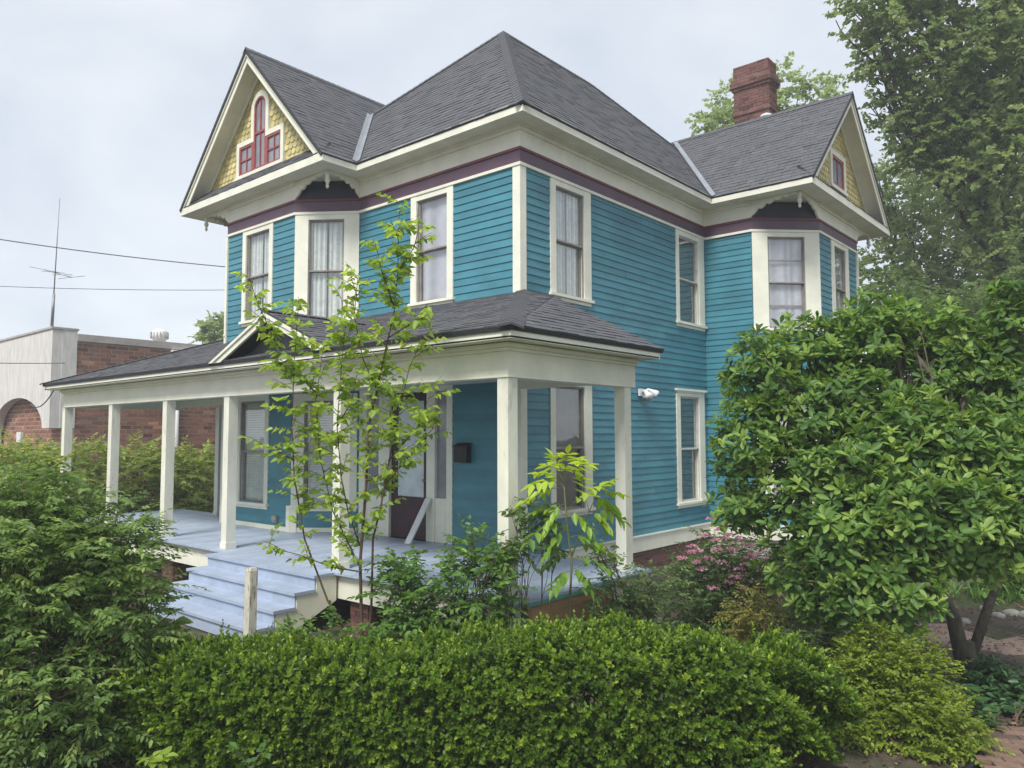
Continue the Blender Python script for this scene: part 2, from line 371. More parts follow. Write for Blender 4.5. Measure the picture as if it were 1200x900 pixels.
def window(fr, a0, a1, z0, z1, tw=.13, th=.11, cover=None, sash=SASH, cap=False, tl=None, tr=None, rails=(.5,), storm=True, split=None):
    """casing = the window part; sill, sash, pane and curtain are its pieces"""
    tl = tl or tw; tr = tr or tw
    m = MB()
    fr.box(m, a0, a0+tl, -.12, .036, z0+.05, z1); fr.box(m, a1-tr, a1, -.12, .036, z0+.05, z1)
    fr.box(m, a0+tl, a1-tr, -.12, .032, z1-th, z1-.002)
    if cap: fr.box(m, a0-.05, a1+.05, -.02, .085, z1, z1+.045); fr.box(m, a0-.02, a1+.02, -.02, .055, z1-.03, z1-.001)
    o = m.build('window', CREAM, house)
    s = MB(); fr.box(s, a0-.035, a1+.035, -.11, .075, z0, z0+.05); fr.box(s, a0, a1, -.1, .03, z0-.06, z0-.001)
    s.build('sill', CREAM, o)
    g0, g1, h0, h1 = a0+tl, a1-tr, z0+.05, z1-th
    zm = (h0+h1)/2 if split is None else h0+(h1-h0)*split
    for (b0, b1, d) in ((h0, zm+.02, -.075), (zm-.02, h1, -.045)):
        q = MB(); t = .042
        fr.box(q, g0, g0+t, d, d+.028, b0, b1); fr.box(q, g1-t, g1, d, d+.028, b0, b1)
        fr.box(q, g0+t, g1-t, d, d+.026, b0, b0+t); fr.box(q, g0+t, g1-t, d, d+.026, b1-t, b1)
        if len(rails) > 1:
            zr = (b0+b1)/2; fr.box(q, g0+t, g1-t, d, d+.024, zr-.014, zr+.014)
        q.build('sash', sash, o)
        q = MB(); fr.box(q, g0+t*.5, g1-t*.5, d+.01, d+.014, b0+t*.5, b1-t*.5); q.build('pane', GLASS, o)
    if storm:
        q = MB(); t = .022
        fr.box(q, g0, g0+t, -.012, .012, h0, h1); fr.box(q, g1-t, g1, -.012, .012, h0, h1)
        fr.box(q, g0+t, g1-t, -.012, .010, h1-t, h1); fr.box(q, g0+t, g1-t, -.012, .010, h0, h0+t); fr.box(q, g0+t, g1-t, -.012, .010, zm-.014, zm+.014)
        q.build('storm_frame', SASHW if sash is SASHW else SASH, o)
    if cover == 'lace':
        c = (g0+g1)/2+random.uniform(-.05, .05); gp_ = random.choice((.003, .02, .045))
        curtain(fr, g0+.01, c-gp_, h0+.02, h1-.02, -.098, o, CURT_W, 4, .013); curtain(fr, c+gp_, g1-.01, h0+.02, h1-.02, -.098, o, CURT_W, 4, .013)
    elif cover == 'lilac': curtain(fr, g0+.01, g1-.01, h0+.02, h1-.02, -.098, o, CURT_L, random.choice((2, 3, 4)), .007)
    elif cover == 'blind':
        z = h0+.03
        while z < h1-.03:
            q = MB(); q.hexa([fr.pt(g0+.05, -.09, z), fr.pt(g1-.05, -.09, z), fr.pt(g1-.05, -.098, z), fr.pt(g0+.05, -.098, z), fr.pt(g0+.05, -.106, z+.046), fr.pt(g1-.05, -.106, z+.046), fr.pt(g1-.05, -.113, z+.046), fr.pt(g0+.05, -.113, z+.046)])
            q.build('blind_slat', BLIND, o); z += .05
    elif cover == 'screen':
        q = MB(); fr.box(q, g0, g1, -.105, -.1, h0, h1); q.build('blind', CURT_G, o)
    elif cover == 'half':
        curtain(fr, g0+.01, g1-.01, h0+.02, h1-.02, -.1, o, CURT_G, 3, .005)
        q = MB(); fr.box(q, g0+.04, g0+.3, -.096, -.088, h0+.02, h0+.75); q.build('cardboard', PLY, o)
    return o

SKIP = (3.62, 4.45)
# front main wall
F1 = Frame((-X1, 0), (0, 0))
up_front = (X1-2.58, X1-1.49, 4.97, ZT-.02)
door_open = (.1, X1-1.5, .8, 3.62)
wall(F1, [up_front, door_open], z0=.80, skip=SKIP)
window(F1, *up_front, cover='lilac', tw=.15)
# bay: right chamfer, front, left chamfer
F2 = Frame(BAY[2], BAY[3])
cu = (.0, F2.L, 4.80, ZT-.02); cl = (.0, F2.L, 1.26, 3.46)
wall(F2, [cu, cl], z0=.80, skip=SKIP)
window(F2, *cu, tl=.27, tr=.30, cover='lace'); window(F2, *cl, tl=.24, tr=.24, cover='blind', th=.14)
F3 = Frame(BAY[1], BAY[2])
bx = lambda x: x+X1+BW-BC
bu = (bx(-7.06), bx(-5.90), 5.0, ZT-.02); bl = (bx(-7.15), bx(-5.94), 1.24, 3.5)
wall(F3, [bu, bl], z0=.80, skip=SKIP)
window(F3, *bu, cover='lace'); window(F3, *bl, cover='blind', th=.14)
F4 = Frame(BAY[0], BAY[1])
wall(F4, [(.0, F4.L, 4.8, ZT-.02)], z0=.80, skip=(.8, 4.45))
window(F4, 0, F4.L, 4.80, ZT-.02, tl=.27, tr=.3, cover='lace')
# right side wall
F5 = Frame((0, 0), (0, Y1))
s_ops = [(.76, 1.94, 4.98, ZT-.02), (5.06, 6.32, 4.98, ZT-.02), (.73, 1.92, 1.33, 3.58), (4.97, 6.21, 1.19, 3.56)]
wall(F5, s_ops)
window(F5, *s_ops[0], cover='lace', tw=.15, tr=.21); window(F5, *s_ops[1], cover='screen', tw=.12, tr=.24, sash=SASHW)
window(F5, *s_ops[2], cover='screen', tw=.14, tr=.22, cap=True); window(F5, *s_ops[3], cover='half', tw=.16, tr=.24, cap=True, sash=SASHW)
# wing
F6 = Frame((0, Y1), (WX2, Y1)); wall(F6, [])
F7 = Frame((WX2, Y1), (WX3, Y1+WC))
wu = (.0, F7.L, 4.85, ZT-.02); wl = (0, F7.L, 1.2, 3.5)
wall(F7, [wu, wl])
window(F7, *wu, tl=.34, tr=.33, cover='lilac', rails=(.25, .5)); window(F7, *wl, tl=.34, tr=.33, cover='lilac')
F8 = Frame((WX3, Y1+WC), (WX3, YB-WC))
ws = (.72, 1.9, 4.95, ZT-.02)
wall(F8, [ws]); window(F8, *ws, cover='lilac', tw=.2)
for a, b in (((WX3, YB-WC), (WX2, YB)), ((WX2, YB), (-X1-BW, YB)), ((-X1-BW, YB), (-X1-BW, 0))):
    wall(Frame(a, b), [], boards=False)

# ---- corner boards
def corner_post(x, y, z0, z1, sx, sy, wd=.125, t=.034):
    m = MB()   # two boards wrapping an outside corner; sx, sy point outward
    m.box(*sorted((x+sx*t, x-sx*wd)), *sorted((y-.02*sy, y+sy*t)), z0, z1)
    m.box(*sorted((x-.02*sx, x+sx*(t-.002))), *sorted((y-sy*wd, y-sy*.0205)), z0, z1-.001)
    return m.build('corner_board', CREAM, house)
corner_post(0, 0, .73, ZT-.02, 1, -1)
def pilaster(fr, a0, a1, z0, z1, d1=.05):
    m = MB(); fr.box(m, a0, a1, -.05, d1, z0, z1); return m.build('corner_board', CREAM, house)
pilaster(F3, -.06, .03, .8, 3.6); pilaster(F3, -.05, .03, 4.4, ZT-.02)
pilaster(F3, F3.L-.11, F3.L+.012, .8, 1.3, .045)
pilaster(F2, -.01, .12, .8, 1.3, .044); pilaster(F8, F8.L-.08, F8.L+.02, 3.5, ZT-.02)
# ---- base boards and water table
m = MB(); sweep(m, [(0, .0), (0, Y1), (WX2, Y1), (WX3, Y1+WC), (WX3, YB-WC)], -.02, .028, .43, .72); m.build('skirt_board', CREAM, house)
m = MB(); sweep(m, [(0, .0), (0, Y1), (WX2, Y1), (WX3, Y1+WC), (WX3, YB-WC)], -.02, .055, .705, .735, ); m.build('water_table', CREAM, house)
m = MB(); sweep(m, BAY, 0, .03, ZF+.002, ZF+.085)
m.build('base_board', CREAM, house)
# ---- trim, band, frieze
m = MB(); sweep(m, WALL, -.02, .05, ZT-.03, ZT+.02); m.build('head_trim', CREAM, house)
m = MB(); sweep(m, WALL, -.05, .03, ZT+.02, ZB); m.build('plum_band', PURPLE, house)
m = MB(); sweep(m, WALL, -.02, .052, ZB-.03, ZB+.012); m.build('band_moulding', REDM, house)
def frieze(path):
    m = MB(); sweep(m, path, -.05, .028, ZB+.012, ZS); m.build('frieze', CREAM, house)
    m = MB(); sweep(m, path, -.02, .06, ZS-.03, ZS+.03); sweep(m, path, -.02, .10, ZS+.031, ZS+.065); m.build('bed_moulding', CREAM, house)
frieze([(-X1-BW+BC, -BD), (-X1-BC, -BD)])
frieze([(-X1, 0), (0, 0), (0, Y1), (WX2, Y1)])
frieze([(WX3, Y1+WC), (WX3, YB-WC)])
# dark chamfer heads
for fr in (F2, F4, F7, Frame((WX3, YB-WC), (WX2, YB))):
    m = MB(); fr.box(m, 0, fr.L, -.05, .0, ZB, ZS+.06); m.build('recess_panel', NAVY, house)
# scalloped spandrels: from the wall corner out to the pendant corner
def spandrel(a, b, flip=False):
    """a = wall corner, b = box corner (plan)"""
    a = np.array(a, float); b = np.array(b, float); L = np.linalg.norm(b-a); u = (b-a)/L; n = np.array([u[1], -u[0]])
    if flip: n = -n
    pts = [(0, ZS+.06)]
    N = 6
    low = [(0, ZB+.015)]
    for k in range(N):
        s0, s1 = k/N, (k+1)/N
        zc = lambda s: ZB+.015+(ZS+.035-ZB)*math.sin(s*math.pi/2)**.55
        for j in range(1, 7):
            s = s0+(s1-s0)*j/6; low.append((s*L, zc(s)-.055*math.sin(math.pi*j/6)**.7+.015))
    poly = [(0, ZS+.06)]+low+[(L, ZS+.06)]
    m = MB(); P0 = [np.array([*(a+u*q-n*.02), z]) for q, z in poly]; ex = np.array([*n*.045, 0])
    k = len(P0)
    # fan-free: strips between lower curve and top line
    for i in range(1, k-2):
        q0, z0 = poly[i]; q1, z1 = poly[i+1]
        if q1-q0 < 1e-5: continue
        A = np.array([*(a+u*q0-n*.02), z0]); B = np.array([*(a+u*q1-n*.02), z1]); Bt = B.copy(); Bt[2] = ZS+.06; At = A.copy(); At[2] = ZS+.06
        m.prism([A, B, Bt, At], ex)
    m.build('scalloped_bracket', CREAM, house)
def pendant(x, y):
    m = MB(); m.lathe((x, y, 0), [(.001, ZS-.29), (.022, ZS-.275), (.034, ZS-.24), (.02, ZS-.205), (.028, ZS-.19), (.045, ZS-.15), (.05, ZS-.12), (.03, ZS-.08), (.042, ZS-.06), (.042, ZS+.05)], 12)
    m.build('pendant', CREAM, house, True)
spandrel((-X1-BC, -BD), (-X1, -BD)); spandrel((-X1, 0), (-X1, -BD), True); pendant(-X1, -BD)
spandrel((-X1-BW+BC, -BD), (-X1-BW, -BD), True); spandrel((-X1-BW, 0), (-X1-BW, -BD)); pendant(-X1-BW, -BD)
spandrel((WX2, Y1), (WX3, Y1)); spandrel((WX3, Y1+WC), (WX3, Y1), True); pendant(WX3, Y1)
spandrel((WX3, YB-WC), (WX3, YB)); pendant(WX3, YB)
# ---- soffit and fascia
EX0, EX1 = -X1-BW-OV, -X1+OV          # bay eave
EY = -BD-OV; WX = WX3+OV; WY = Y1-OV; YE = YB+OV
m = MB(); zs0, zs1 = ZS+.065, ZS+.09
m.box(EX0, OV, -OV, YE, zs0, zs1); m.box(EX0, EX1, EY, -OV-.0005, zs0+.0005, zs1); m.box(OV+.0005, WX, WY, YE, zs0+.0005, zs1); m.build('soffit', CREAM, house)
EAVE = [(EX0, YE), (EX0, EY), (EX1, EY), (EX1, -OV), (OV, -OV), (OV, WY), (WX, WY), (WX, YE)]
m = MB(); sweep(m, EAVE, -.001, .025, ZS+.055, ZE-.012, closed=True); m.build('fascia', CREAM, house)

# ---- roofs
def shingle_field(poly, parent, expo=.145, name='shingles', lift=.008, off=.0):
    P = [np.array(p, float) for p in poly]
    n = np.cross(P[1]-P[0], P[2]-P[0]); n /= np.linalg.norm(n)
    if n[2] < 0: n = -n
    u = np.cross((0, 0, 1.), n); u /= np.linalg.norm(u); v = np.cross(n, u)
    if v[2] < 0: v = -v; u = -u
    o = P[0]; Q = [((p-o)@u, (p-o)@v) for p in P]
    v0, v1 = min(q[1] for q in Q), max(q[1] for q in Q)
    mb = MB(); z = v0
    k = 0
    while z < v1-.01:
        top = min(z+expo, v1); mid = (z+top)/2; xs_ = []
        for i in range(len(Q)):
            a, b = Q[i], Q[(i+1) % len(Q)]
            if (a[1] <= mid) != (b[1] <= mid): xs_.append(a[0]+(b[0]-a[0])*(mid-a[1])/(b[1]-a[1]))
        if len(xs_) >= 2:
            x, xe = min(xs_), max(xs_); first = True
            while x < xe-.005:
                wd = random.uniform(.13, .26)
                if first: wd *= random.random()*.8+.2; first = False
                x2 = min(x+wd, xe)
                mb.tint = min(1, max(0, random.gauss(.5, .24)))
                h = lift+random.choice((0, 0, .006))+random.uniform(0, .003); dz = random.uniform(-.004, .004)
                g2 = .003
                W = lambda a, b, c: o+u*a+v*b+n*(c+off)
                zz0 = z+dz
                mb.add([W(x+g2, zz0, -.004), W(x2-g2, zz0, -.004), W(x+g2, zz0, h), W(x2-g2, zz0, h), W(x+g2, top+.02, .002), W(x2-g2, top+.02, .002)],
                       [(2, 3, 5, 4), (0, 1, 3, 2), (0, 2, 4), (1, 5, 3)])
                x = x2
        z += expo; k += 1
    return tag(mb.build(name, SHING, parent), kind='stuff')
def deck(mb, poly, th=.06):
    P = [np.array(p, float) for p in poly]; n = np.cross(P[1]-P[0], P[2]-P[0]); n /= np.linalg.norm(n)
    if n[2] < 0: n = -n
    P = [p-n*.006 for p in P]
    mb.prism(P, -n*th)
def ridge_caps(a, b, parent, na, nb, wd=.15, name='ridge_cap'):
    """overlapping bent caps along an edge; na, nb = plane normals either side"""
    a = np.array(a, float); b = np.array(b, float); L = np.linalg.norm(b-a); d = (b-a)/L
    na = np.array(na, float); nb = np.array(nb, float)
    ua = np.cross(d, na); ua /= np.linalg.norm(ua); ub = np.cross(d, nb); ub /= np.linalg.norm(ub)
    if ua[2] > 0: ua = -ua
    if ub[2] > 0: ub = -ub
    if ua@ub > .999: return
    nn = (na+nb); nn /= np.linalg.norm(nn)
    mb = MB(); s = 0.
    while s < L:
        e = min(s+.2, L); mb.tint = min(1, max(0, random.gauss(.45, .2)))
        p0 = a+d*s+nn*.035; p1 = a+d*e+nn*.024
        mb.add([p0, p1, p0+ua*wd, p1+ua*wd*.97, p0+ub*wd, p1+ub*wd*.97, p0-nn*.03, p0+ua*wd-nn*.03, p0+ub*wd-nn*.03],
               [(0, 1, 3, 2), (0, 4, 5, 1), (0, 2, 7, 6), (0, 6, 8, 4)])
        s += .145
    return tag(mb.build(name, SHING, parent), kind='stuff')
def nrm3(a, b, c):
    a, b, c = map(lambda q: np.array(q, float), (a, b, c)); n = np.cross(b-a, c-a); n /= np.linalg.norm(n); return n if n[2] > 0 else -n

eo = .045                                     # shingle overhang past the fascia
sf = (PK[2]-ZE)/(2.92+OV); sl_ = (PK[2]-ZE)/(PK[0]-EX0); sb_ = (PK[2]-ZE)/(YE-QK[1])
E1 = (OV+eo, -OV-eo, ZE-eo*sf); E2 = (OV+eo, YE+eo, ZE-eo*sf); E3 = (EX0-eo, YE+eo, ZE-eo*sl_); E4 = (EX0-eo, -OV-eo, ZE-eo*sf)
m = MB()
mplanes = [[E4, E1, PK], [E1, E2, QK, PK], [E2, E3, QK], [E3, E4, PK, QK]]
gz, gx, gs = 10.664, (EX0+EX1)/2, (10.664-ZE)/((EX1-EX0)/2)
fy = EY-.05
gp = [[(EX1+eo, fy, ZE-eo*gs), (EX1+eo, 6.5, ZE-eo*gs), (gx, 6.5, gz), (gx, fy, gz)], [(EX0-eo, 6.5, ZE-eo*gs), (EX0-eo, fy, ZE-eo*gs), (gx, fy, gz), (gx, 6.5, gz)]]
wz, wy, wsl = 10.432, (WY+YE)/2, (10.432-ZE)/((YE-WY)/2)
fx = WX+.05
wp = [[(-2.3, WY-eo, ZE-eo*wsl), (fx, WY-eo, ZE-eo*wsl), (fx, wy, wz), (-2.3, wy, wz)], [(fx, YE+eo, ZE-eo*wsl), (-2.3, YE+eo, ZE-eo*wsl), (-2.3, wy, wz), (fx, wy, wz)]]
for q in mplanes[:2]+mplanes[3:]+gp+wp: deck(m, q)
deck(m, mplanes[2])
roof = m.build('roof', DECK, house)
for q in mplanes+gp+wp: shingle_field(q, roof)
nF, nR, nL, nBk = [nrm3(*q[:3]) for q in (mplanes[0], mplanes[1], mplanes[3], mplanes[2])]
ridge_caps(E1, PK, roof, nF, nR, name='hip_cap'); ridge_caps(E4, PK, roof, nF, nL, name='hip_cap'); ridge_caps(PK, QK, roof, nR, nL); ridge_caps(E2, QK, roof, nR, nBk, name='hip_cap')
nG1, nG2 = nrm3(*gp[0][:3]), nrm3(*gp[1][:3]); ridge_caps((gx, fy, gz), (gx, 6.4, gz), roof, nG1, nG2)
nW1, nW2 = nrm3(*wp[0][:3]), nrm3(*wp[1][:3]); ridge_caps((fx, wy, wz), (-2.0, wy, wz), roof, nW1, nW2)
def valley(a, b, na, nb, wd=.1):
    a = np.array(a, float); b = np.array(b, float); d = (b-a)/np.linalg.norm(b-a)
    mb = MB()
    for n_, s in ((na, 1), (nb, 1)):
        u = np.cross(d, n_); u /= np.linalg.norm(u)
        if u[2] < 0: u = -u
        up_ = np.array(n_)*.03
        mb.add([a+up_, b+up_, b+u*wd+up_, a+u*wd+up_], [(0, 1, 2, 3)])
    mb.build('valley_flashing', FLASH, roof)
# valley lines: front plane / gable right slope, right plane / wing front slope
def plane_z(pl, x, y):
    n = nrm3(*pl[:3]); p = np.array(pl[0]); return p[2]-(n[0]*(x-p[0])+n[1]*(y-p[1]))/n[2]
def isect(pA, pB, z):
    nA, nB = nrm3(*pA[:3]), nrm3(*pB[:3]); a0, b0 = np.array(pA[0]), np.array(pB[0])
    M2 = np.array([nA[:2], nB[:2]]); r = np.array([nA@a0-nA[2]*z, nB@b0-nB[2]*z]); s = np.linalg.solve(M2, r); return (s[0], s[1], z)
valley(isect(mplanes[0], gp[0], ZE-.04), isect(mplanes[0], gp[0], 9.86), nF, nG1)
valley(isect(mplanes[1], wp[0], ZE-.04), isect(mplanes[1], wp[0], 10.38), nR, nW1)

# ---- gable faces: pent strip, wall, fish-scale shingles, rakes
def fishscale(fr, poly, parent, expo=.125, wd=.15, holes=()):
    """poly in (a, z); rows of rounded shingles"""
    mb = MB(); zs_ = [p[1] for p in poly]; z = min(zs_); row = 0
    while z < max(zs_):
        mid = z+.06; xs_ = []
        for i in range(len(poly)):
            a, b = poly[i], poly[(i+1) % len(poly)]
            if (a[1] <= mid) != (b[1] <= mid): xs_.append(a[0]+(b[0]-a[0])*(mid-a[1])/(b[1]-a[1]))
        if len(xs_) >= 2:
            x0, x1 = min(xs_), max(xs_); x = x0-(row % 2)*wd/2
            while x < x1:
                c = x+wd/2
                if x0-.02 < c < x1+.02 and not any(h[0] < c < h[1] and h[2] < mid < h[3] for h in holes):
                    mb.tint = random.random(); r = wd/2-.004; pts = []
                    for k in range(7):
                        t = math.pi*k/6; pts.append((c-r*math.cos(t), z+.05-min(r, .055)*math.sin(t)))
                    top = [(c+r, z+expo+.02), (c-r, z+expo+.02)]
                    dl = .018+random.uniform(0, .004)
                    front = [fr.pt(a, dl, q) for a, q in pts]+[fr.pt(a, .004, q) for a, q in top]
                    back = [fr.pt(a, -.004, q) for a, q in pts]
                    mb.add(front+back, [tuple(range(9))]+[(i, 9+i, 10+i, i+1) for i in range(6)])
                x += wd
        z += expo; row += 1
    return tag(mb.build('scale_shingles', YELLOW, parent), kind='stuff')

def gable(fr, half, slope, apex_z, ac, ov, holes):
    """fr: plan frame of the gable wall; ac: centre along frame; half: eave half width"""
    zb_ = 8.13
    hw = lambda z: (apex_z-z)/slope
    m = MB(); P0 = [(ac-hw(zb_)-.0, zb_-.25), (ac+hw(zb_), zb_-.25), (ac+hw(zb_)-.02, zb_), (ac, apex_z-.12), (ac-hw(zb_)+.02, zb_)]
    m.prism([fr.pt(a, -.1, z) for a, z in P0], fr.n*.1)
    gw = m.build('gable_wall', YELLOW, house)
    fishscale(fr, [(ac-hw(zb_)+.1, zb_), (ac+hw(zb_)-.1, zb_), (ac, apex_z-.2)], gw, holes=holes)
    # pent strip
    pl = [fr.pt(ac-half, ov+.03, ZE-.02), fr.pt(ac+half, ov+.03, ZE-.02), fr.pt(ac+half-.30, .02, zb_+.05), fr.pt(ac-half+.30, .02, zb_+.05)]
    m = MB(); deck(m, pl, .03); pr = m.build('pent_roof', DECK, house); shingle_field(pl, pr, .13)
    # rake boards and soffits
    for s in (-1, 1):
        e = np.array([ac+s*(half+.03), ZE-.03*slope]); t = np.array([ac, apex_z]); d = (t-e)/np.linalg.norm(t-e); nn = np.array([-s*d[1]*-1, -abs(d[0])])
        nn = np.array([d[1]*(-s), -abs(d[0])]); nn /= np.linalg.norm(nn)    # inwards / down
        def ribbon(o0, o1, d0, d1, s0=0, name='rake_board'):
            m = MB()
            a = e+nn*o0+d*s0; 
            # meet at the centre line
            def upto(off): 
                p = e+nn*off; k = (ac-p[0])/d[0]; return p+d*k
            b0, b1 = upto(o0), upto(o1); a1 = e+nn*o1+d*s0
            poly = [a, a1, b1, b0]
            m.prism([fr.pt(q[0], d0, q[1]) for q in poly], fr.n*(d1-d0)); m.build(name, CREAM, house)
        ribbon(.055, .20, ov-.03, ov+.0, .0)
        ribbon(.05, .10, ov+.0005, ov+.03, .0, 'rake_moulding')
        ribbon(.066, .085, .03, ov-.0305, .30, 'rake_soffit')
        ribbon(.086, .20, .022, .045, .45, 'rake_frieze')
FG = Frame((-X1-BW, -BD), (-X1, -BD)); gx_a = gx+X1+BW
gable(FG, (EX1-EX0)/2, gs, gz, gx_a, OV, [(gx_a-.93, gx_a+.9, 8.15, 8.97), (gx_a-.38, gx_a+.32, 8.9, 9.86)])
WG = Frame((WX3, Y1), (WX3, YB)); wy_a = wy-Y1
gable(WG, (YE-WY)/2, wsl, wz, wy_a, OV, [(wy_a-.48, wy_a+.55, 8.2, 9.1)])

# arched three-part attic window
ax0 = gx_a-.03
m = MB(); c = ax0; d0, d1 = .0, .06
def arch_pts(c, r, zs_, n=10): return [(c+r*math.cos(math.pi*k/n), zs_+r*math.sin(math.pi*k/n)) for k in range(n+1)]
def ring(mb, fr, c, r0, r1, zs_, d0, d1, n=12):
    a, b = arch_pts(c, r0, zs_, n), arch_pts(c, r1, zs_, n)
    for k in range(n): mb.prism([fr.pt(q[0], d0, q[1]) for q in (a[k], b[k], b[k+1], a[k+1])], fr.n*(d1-d0))
zsp = 9.56
ring(m, FG, c, .225, .34, zsp, d0, d1)
for s in (-1, 1):
    FG.box(m, *sorted((c+s*.225, c+s*.335)), d0, d1, 8.96, zsp)
    FG.box(m, *sorted((c+s*.225, c+s*.90)), d0, d1-.002, 8.86, 8.97)
    FG.box(m, *sorted((c+s*.80, c+s*.902)), d0, d1, 8.22, 8.859)
FG.box(m, c-.93, c+.93, d0, d1+.02, 8.15, 8.22)
aw = m.build('attic_window', CREAM, house)
m = MB(); ring(m, FG, c, .185, .225, zsp, 0, .05)
for s in (-1, 1):
    FG.box(m, *sorted((c+s*.185, c+s*.225)), 0, .05, 8.22, zsp); FG.box(m, *sorted((c+s*.75, c+s*.80)), 0, .05, 8.22, 8.86); FG.box(m, *sorted((c+s*.225, c+s*.31)), 0, .052, 8.22, 8.86)
    FG.box(m, *sorted((c+s*.31, c+s*.75)), 0, .048, 8.81, 8.86); FG.box(m, *sorted((c+s*.31, c+s*.75)), 0, .048, 8.221, 8.27)
    FG.box(m, *sorted((c+s*.515, c+s*.545)), 0, .04, 8.27, 8.81); FG.box(m, *sorted((c+s*.31, c+s*.75)), 0, .042, 8.53, 8.56)
FG.box(m, c-.185, c+.185, 0, .05, 8.221, 8.28); FG.box(m, c-.014, c+.014, 0, .042, 8.28, 9.7); FG.box(m, c-.185, c+.185, 0, .046, 9.0, 9.045)
m.build('sash', REDW, aw)
ATGL = mat('sky_toned_pane', (.26, .265, .31), .12, .15, 2, spec=.8)  # opaque pane, its colour lightened to carry a sky reflection
for q in ([(c-.185, 8.28), (c+.185, 8.28), (c+.185, 9.0), (c-.185, 9.0)], [(c-.185, 9.045), (c+.185, 9.045)]+arch_pts(c, .185, zsp), [(c-.75, 8.27), (c-.31, 8.27), (c-.31, 8.81), (c-.75, 8.81)], [(c+.31, 8.27), (c+.75, 8.27), (c+.75, 8.81), (c+.31, 8.81)]):
    m = MB(); m.prism([FG.pt(a, .005, z) for a, z in q], FG.n*.015); m.build('pane', ATGL, aw)
# wing gable window
c = wy_a+.02
m = MB(); WG.box(m, c-.52, c-.40, 0, .06, 8.29, 9.12); WG.box(m, c+.40, c+.52, 0, .06, 8.29, 9.12); WG.box(m, c-.4, c+.4, 0, .058, 9.0, 9.118); WG.box(m, c-.56, c+.56, 0, .08, 8.21, 8.29)
aw2 = m.build('attic_window', CREAM, house)
m = MB(); WG.box(m, c-.4, c-.33, 0, .05, 8.29, 9.0); WG.box(m, c+.33, c+.4, 0, .05, 8.29, 9.0); WG.box(m, c-.33, c+.33, 0, .048, 8.93, 9.0); WG.box(m, c-.33, c+.33, 0, .048, 8.291, 8.36); WG.box(m, c-.015, c+.015, 0, .04, 8.36, 8.93); m.build('sash', REDW, aw2)
m = MB(); WG.box(m, c-.33, c+.33, .003, .02, 8.36, 8.93); m.build('pane', ATGL, aw2)

# ---- chimney of real bricks
def bricks_box(x0, x1, y0, y1, z0, z1, parent, matb, bl=.205, bh=.066, j=.009, proud=.012, name='bricks'):
    mb = MB(); z = z0; row = 0; zs_ = bh+j
    while z < z1-.02:
        zt = min(z+bh, z1)
        for (p, u, n, L) in (((x0, y0), (1, 0), (0, -1), x1-x0), ((x1, y0), (0, 1), (1, 0), y1-y0), ((x1, y1), (-1, 0), (0, 1), x1-x0), ((x0, y1), (0, -1), (-1, 0), y1-y0)):
            a = -((row % 2)*(bl+j)/2)
            while a < L:
                a0, a1 = max(a, 0.), min(a+bl, L)
                if a1-a0 > .02:
                    mb.tint = min(1, max(0, random.gauss(.5, .25))); h = proud+random.uniform(-.003, .003)
                    f = lambda q, d, zz_: (p[0]+u[0]*q+n[0]*d, p[1]+u[1]*q+n[1]*d, zz_)
                    mb.add([f(a0, 0, z), f(a1, 0, z), f(a1, h, z), f(a0, h, z), f(a0, 0, zt), f(a1, 0, zt), f(a1, h, zt), f(a0, h, zt)],
                           [(3, 2, 6, 7), (4, 7, 6, 5), (0, 1, 2, 3), (0, 3, 7, 4), (1, 5, 6, 2)])
                a += bl+j
        z += zs_; row += 1
    return tag(mb.build(name, matb, parent), kind='stuff')
cx0, cx1, cy0, cy1 = -.62, .32, 9.55, 10.05
secs = [(0, 8.0, 11.0), (.03, 11.0, 11.075), (0, 11.075, 11.68), (.04, 11.68, 11.755), (.08, 11.755, 11.905), (.05, 11.905, 11.98), (.0, 11.98, 12.33)]
m = MB()
for e, z0, z1 in secs: m.box(cx0-e, cx1+e, cy0-e, cy1+e, z0, z1-.001)
ch = m.build('chimney', MORTAR, house)
for e, z0, z1 in secs: bricks_box(cx0-e, cx1+e, cy0-e, cy1+e, max(z0, 9.6), z1, ch, BRICKH)
vq = px(898, 133, 19.6); m = MB(); m.lathe((vq[0], vq[1], 0), [(.06, 9.6), (.06, vq[2]-.12), (.15, vq[2]-.12), (.15, vq[2]-.05), (.05, vq[2])], 12); m.build('vent_cap', WHITE, roof, True)

# ---- foundation
m = MB()
for a, b in (((0, 0), (0, Y1)), ((0, Y1), (WX2, Y1)), ((WX2, Y1), (WX3, Y1+WC)), ((WX3, Y1+WC), (WX3, YB-WC))):
    fr = Frame(a, b); fr.box(m, 0, fr.L, -.2, -.03, -.1, .44)
fnd = m.build('foundation', MORTAR, house)
bricks_box(-.2, -.03, .2, Y1, .0, .43, fnd, BRICKH)

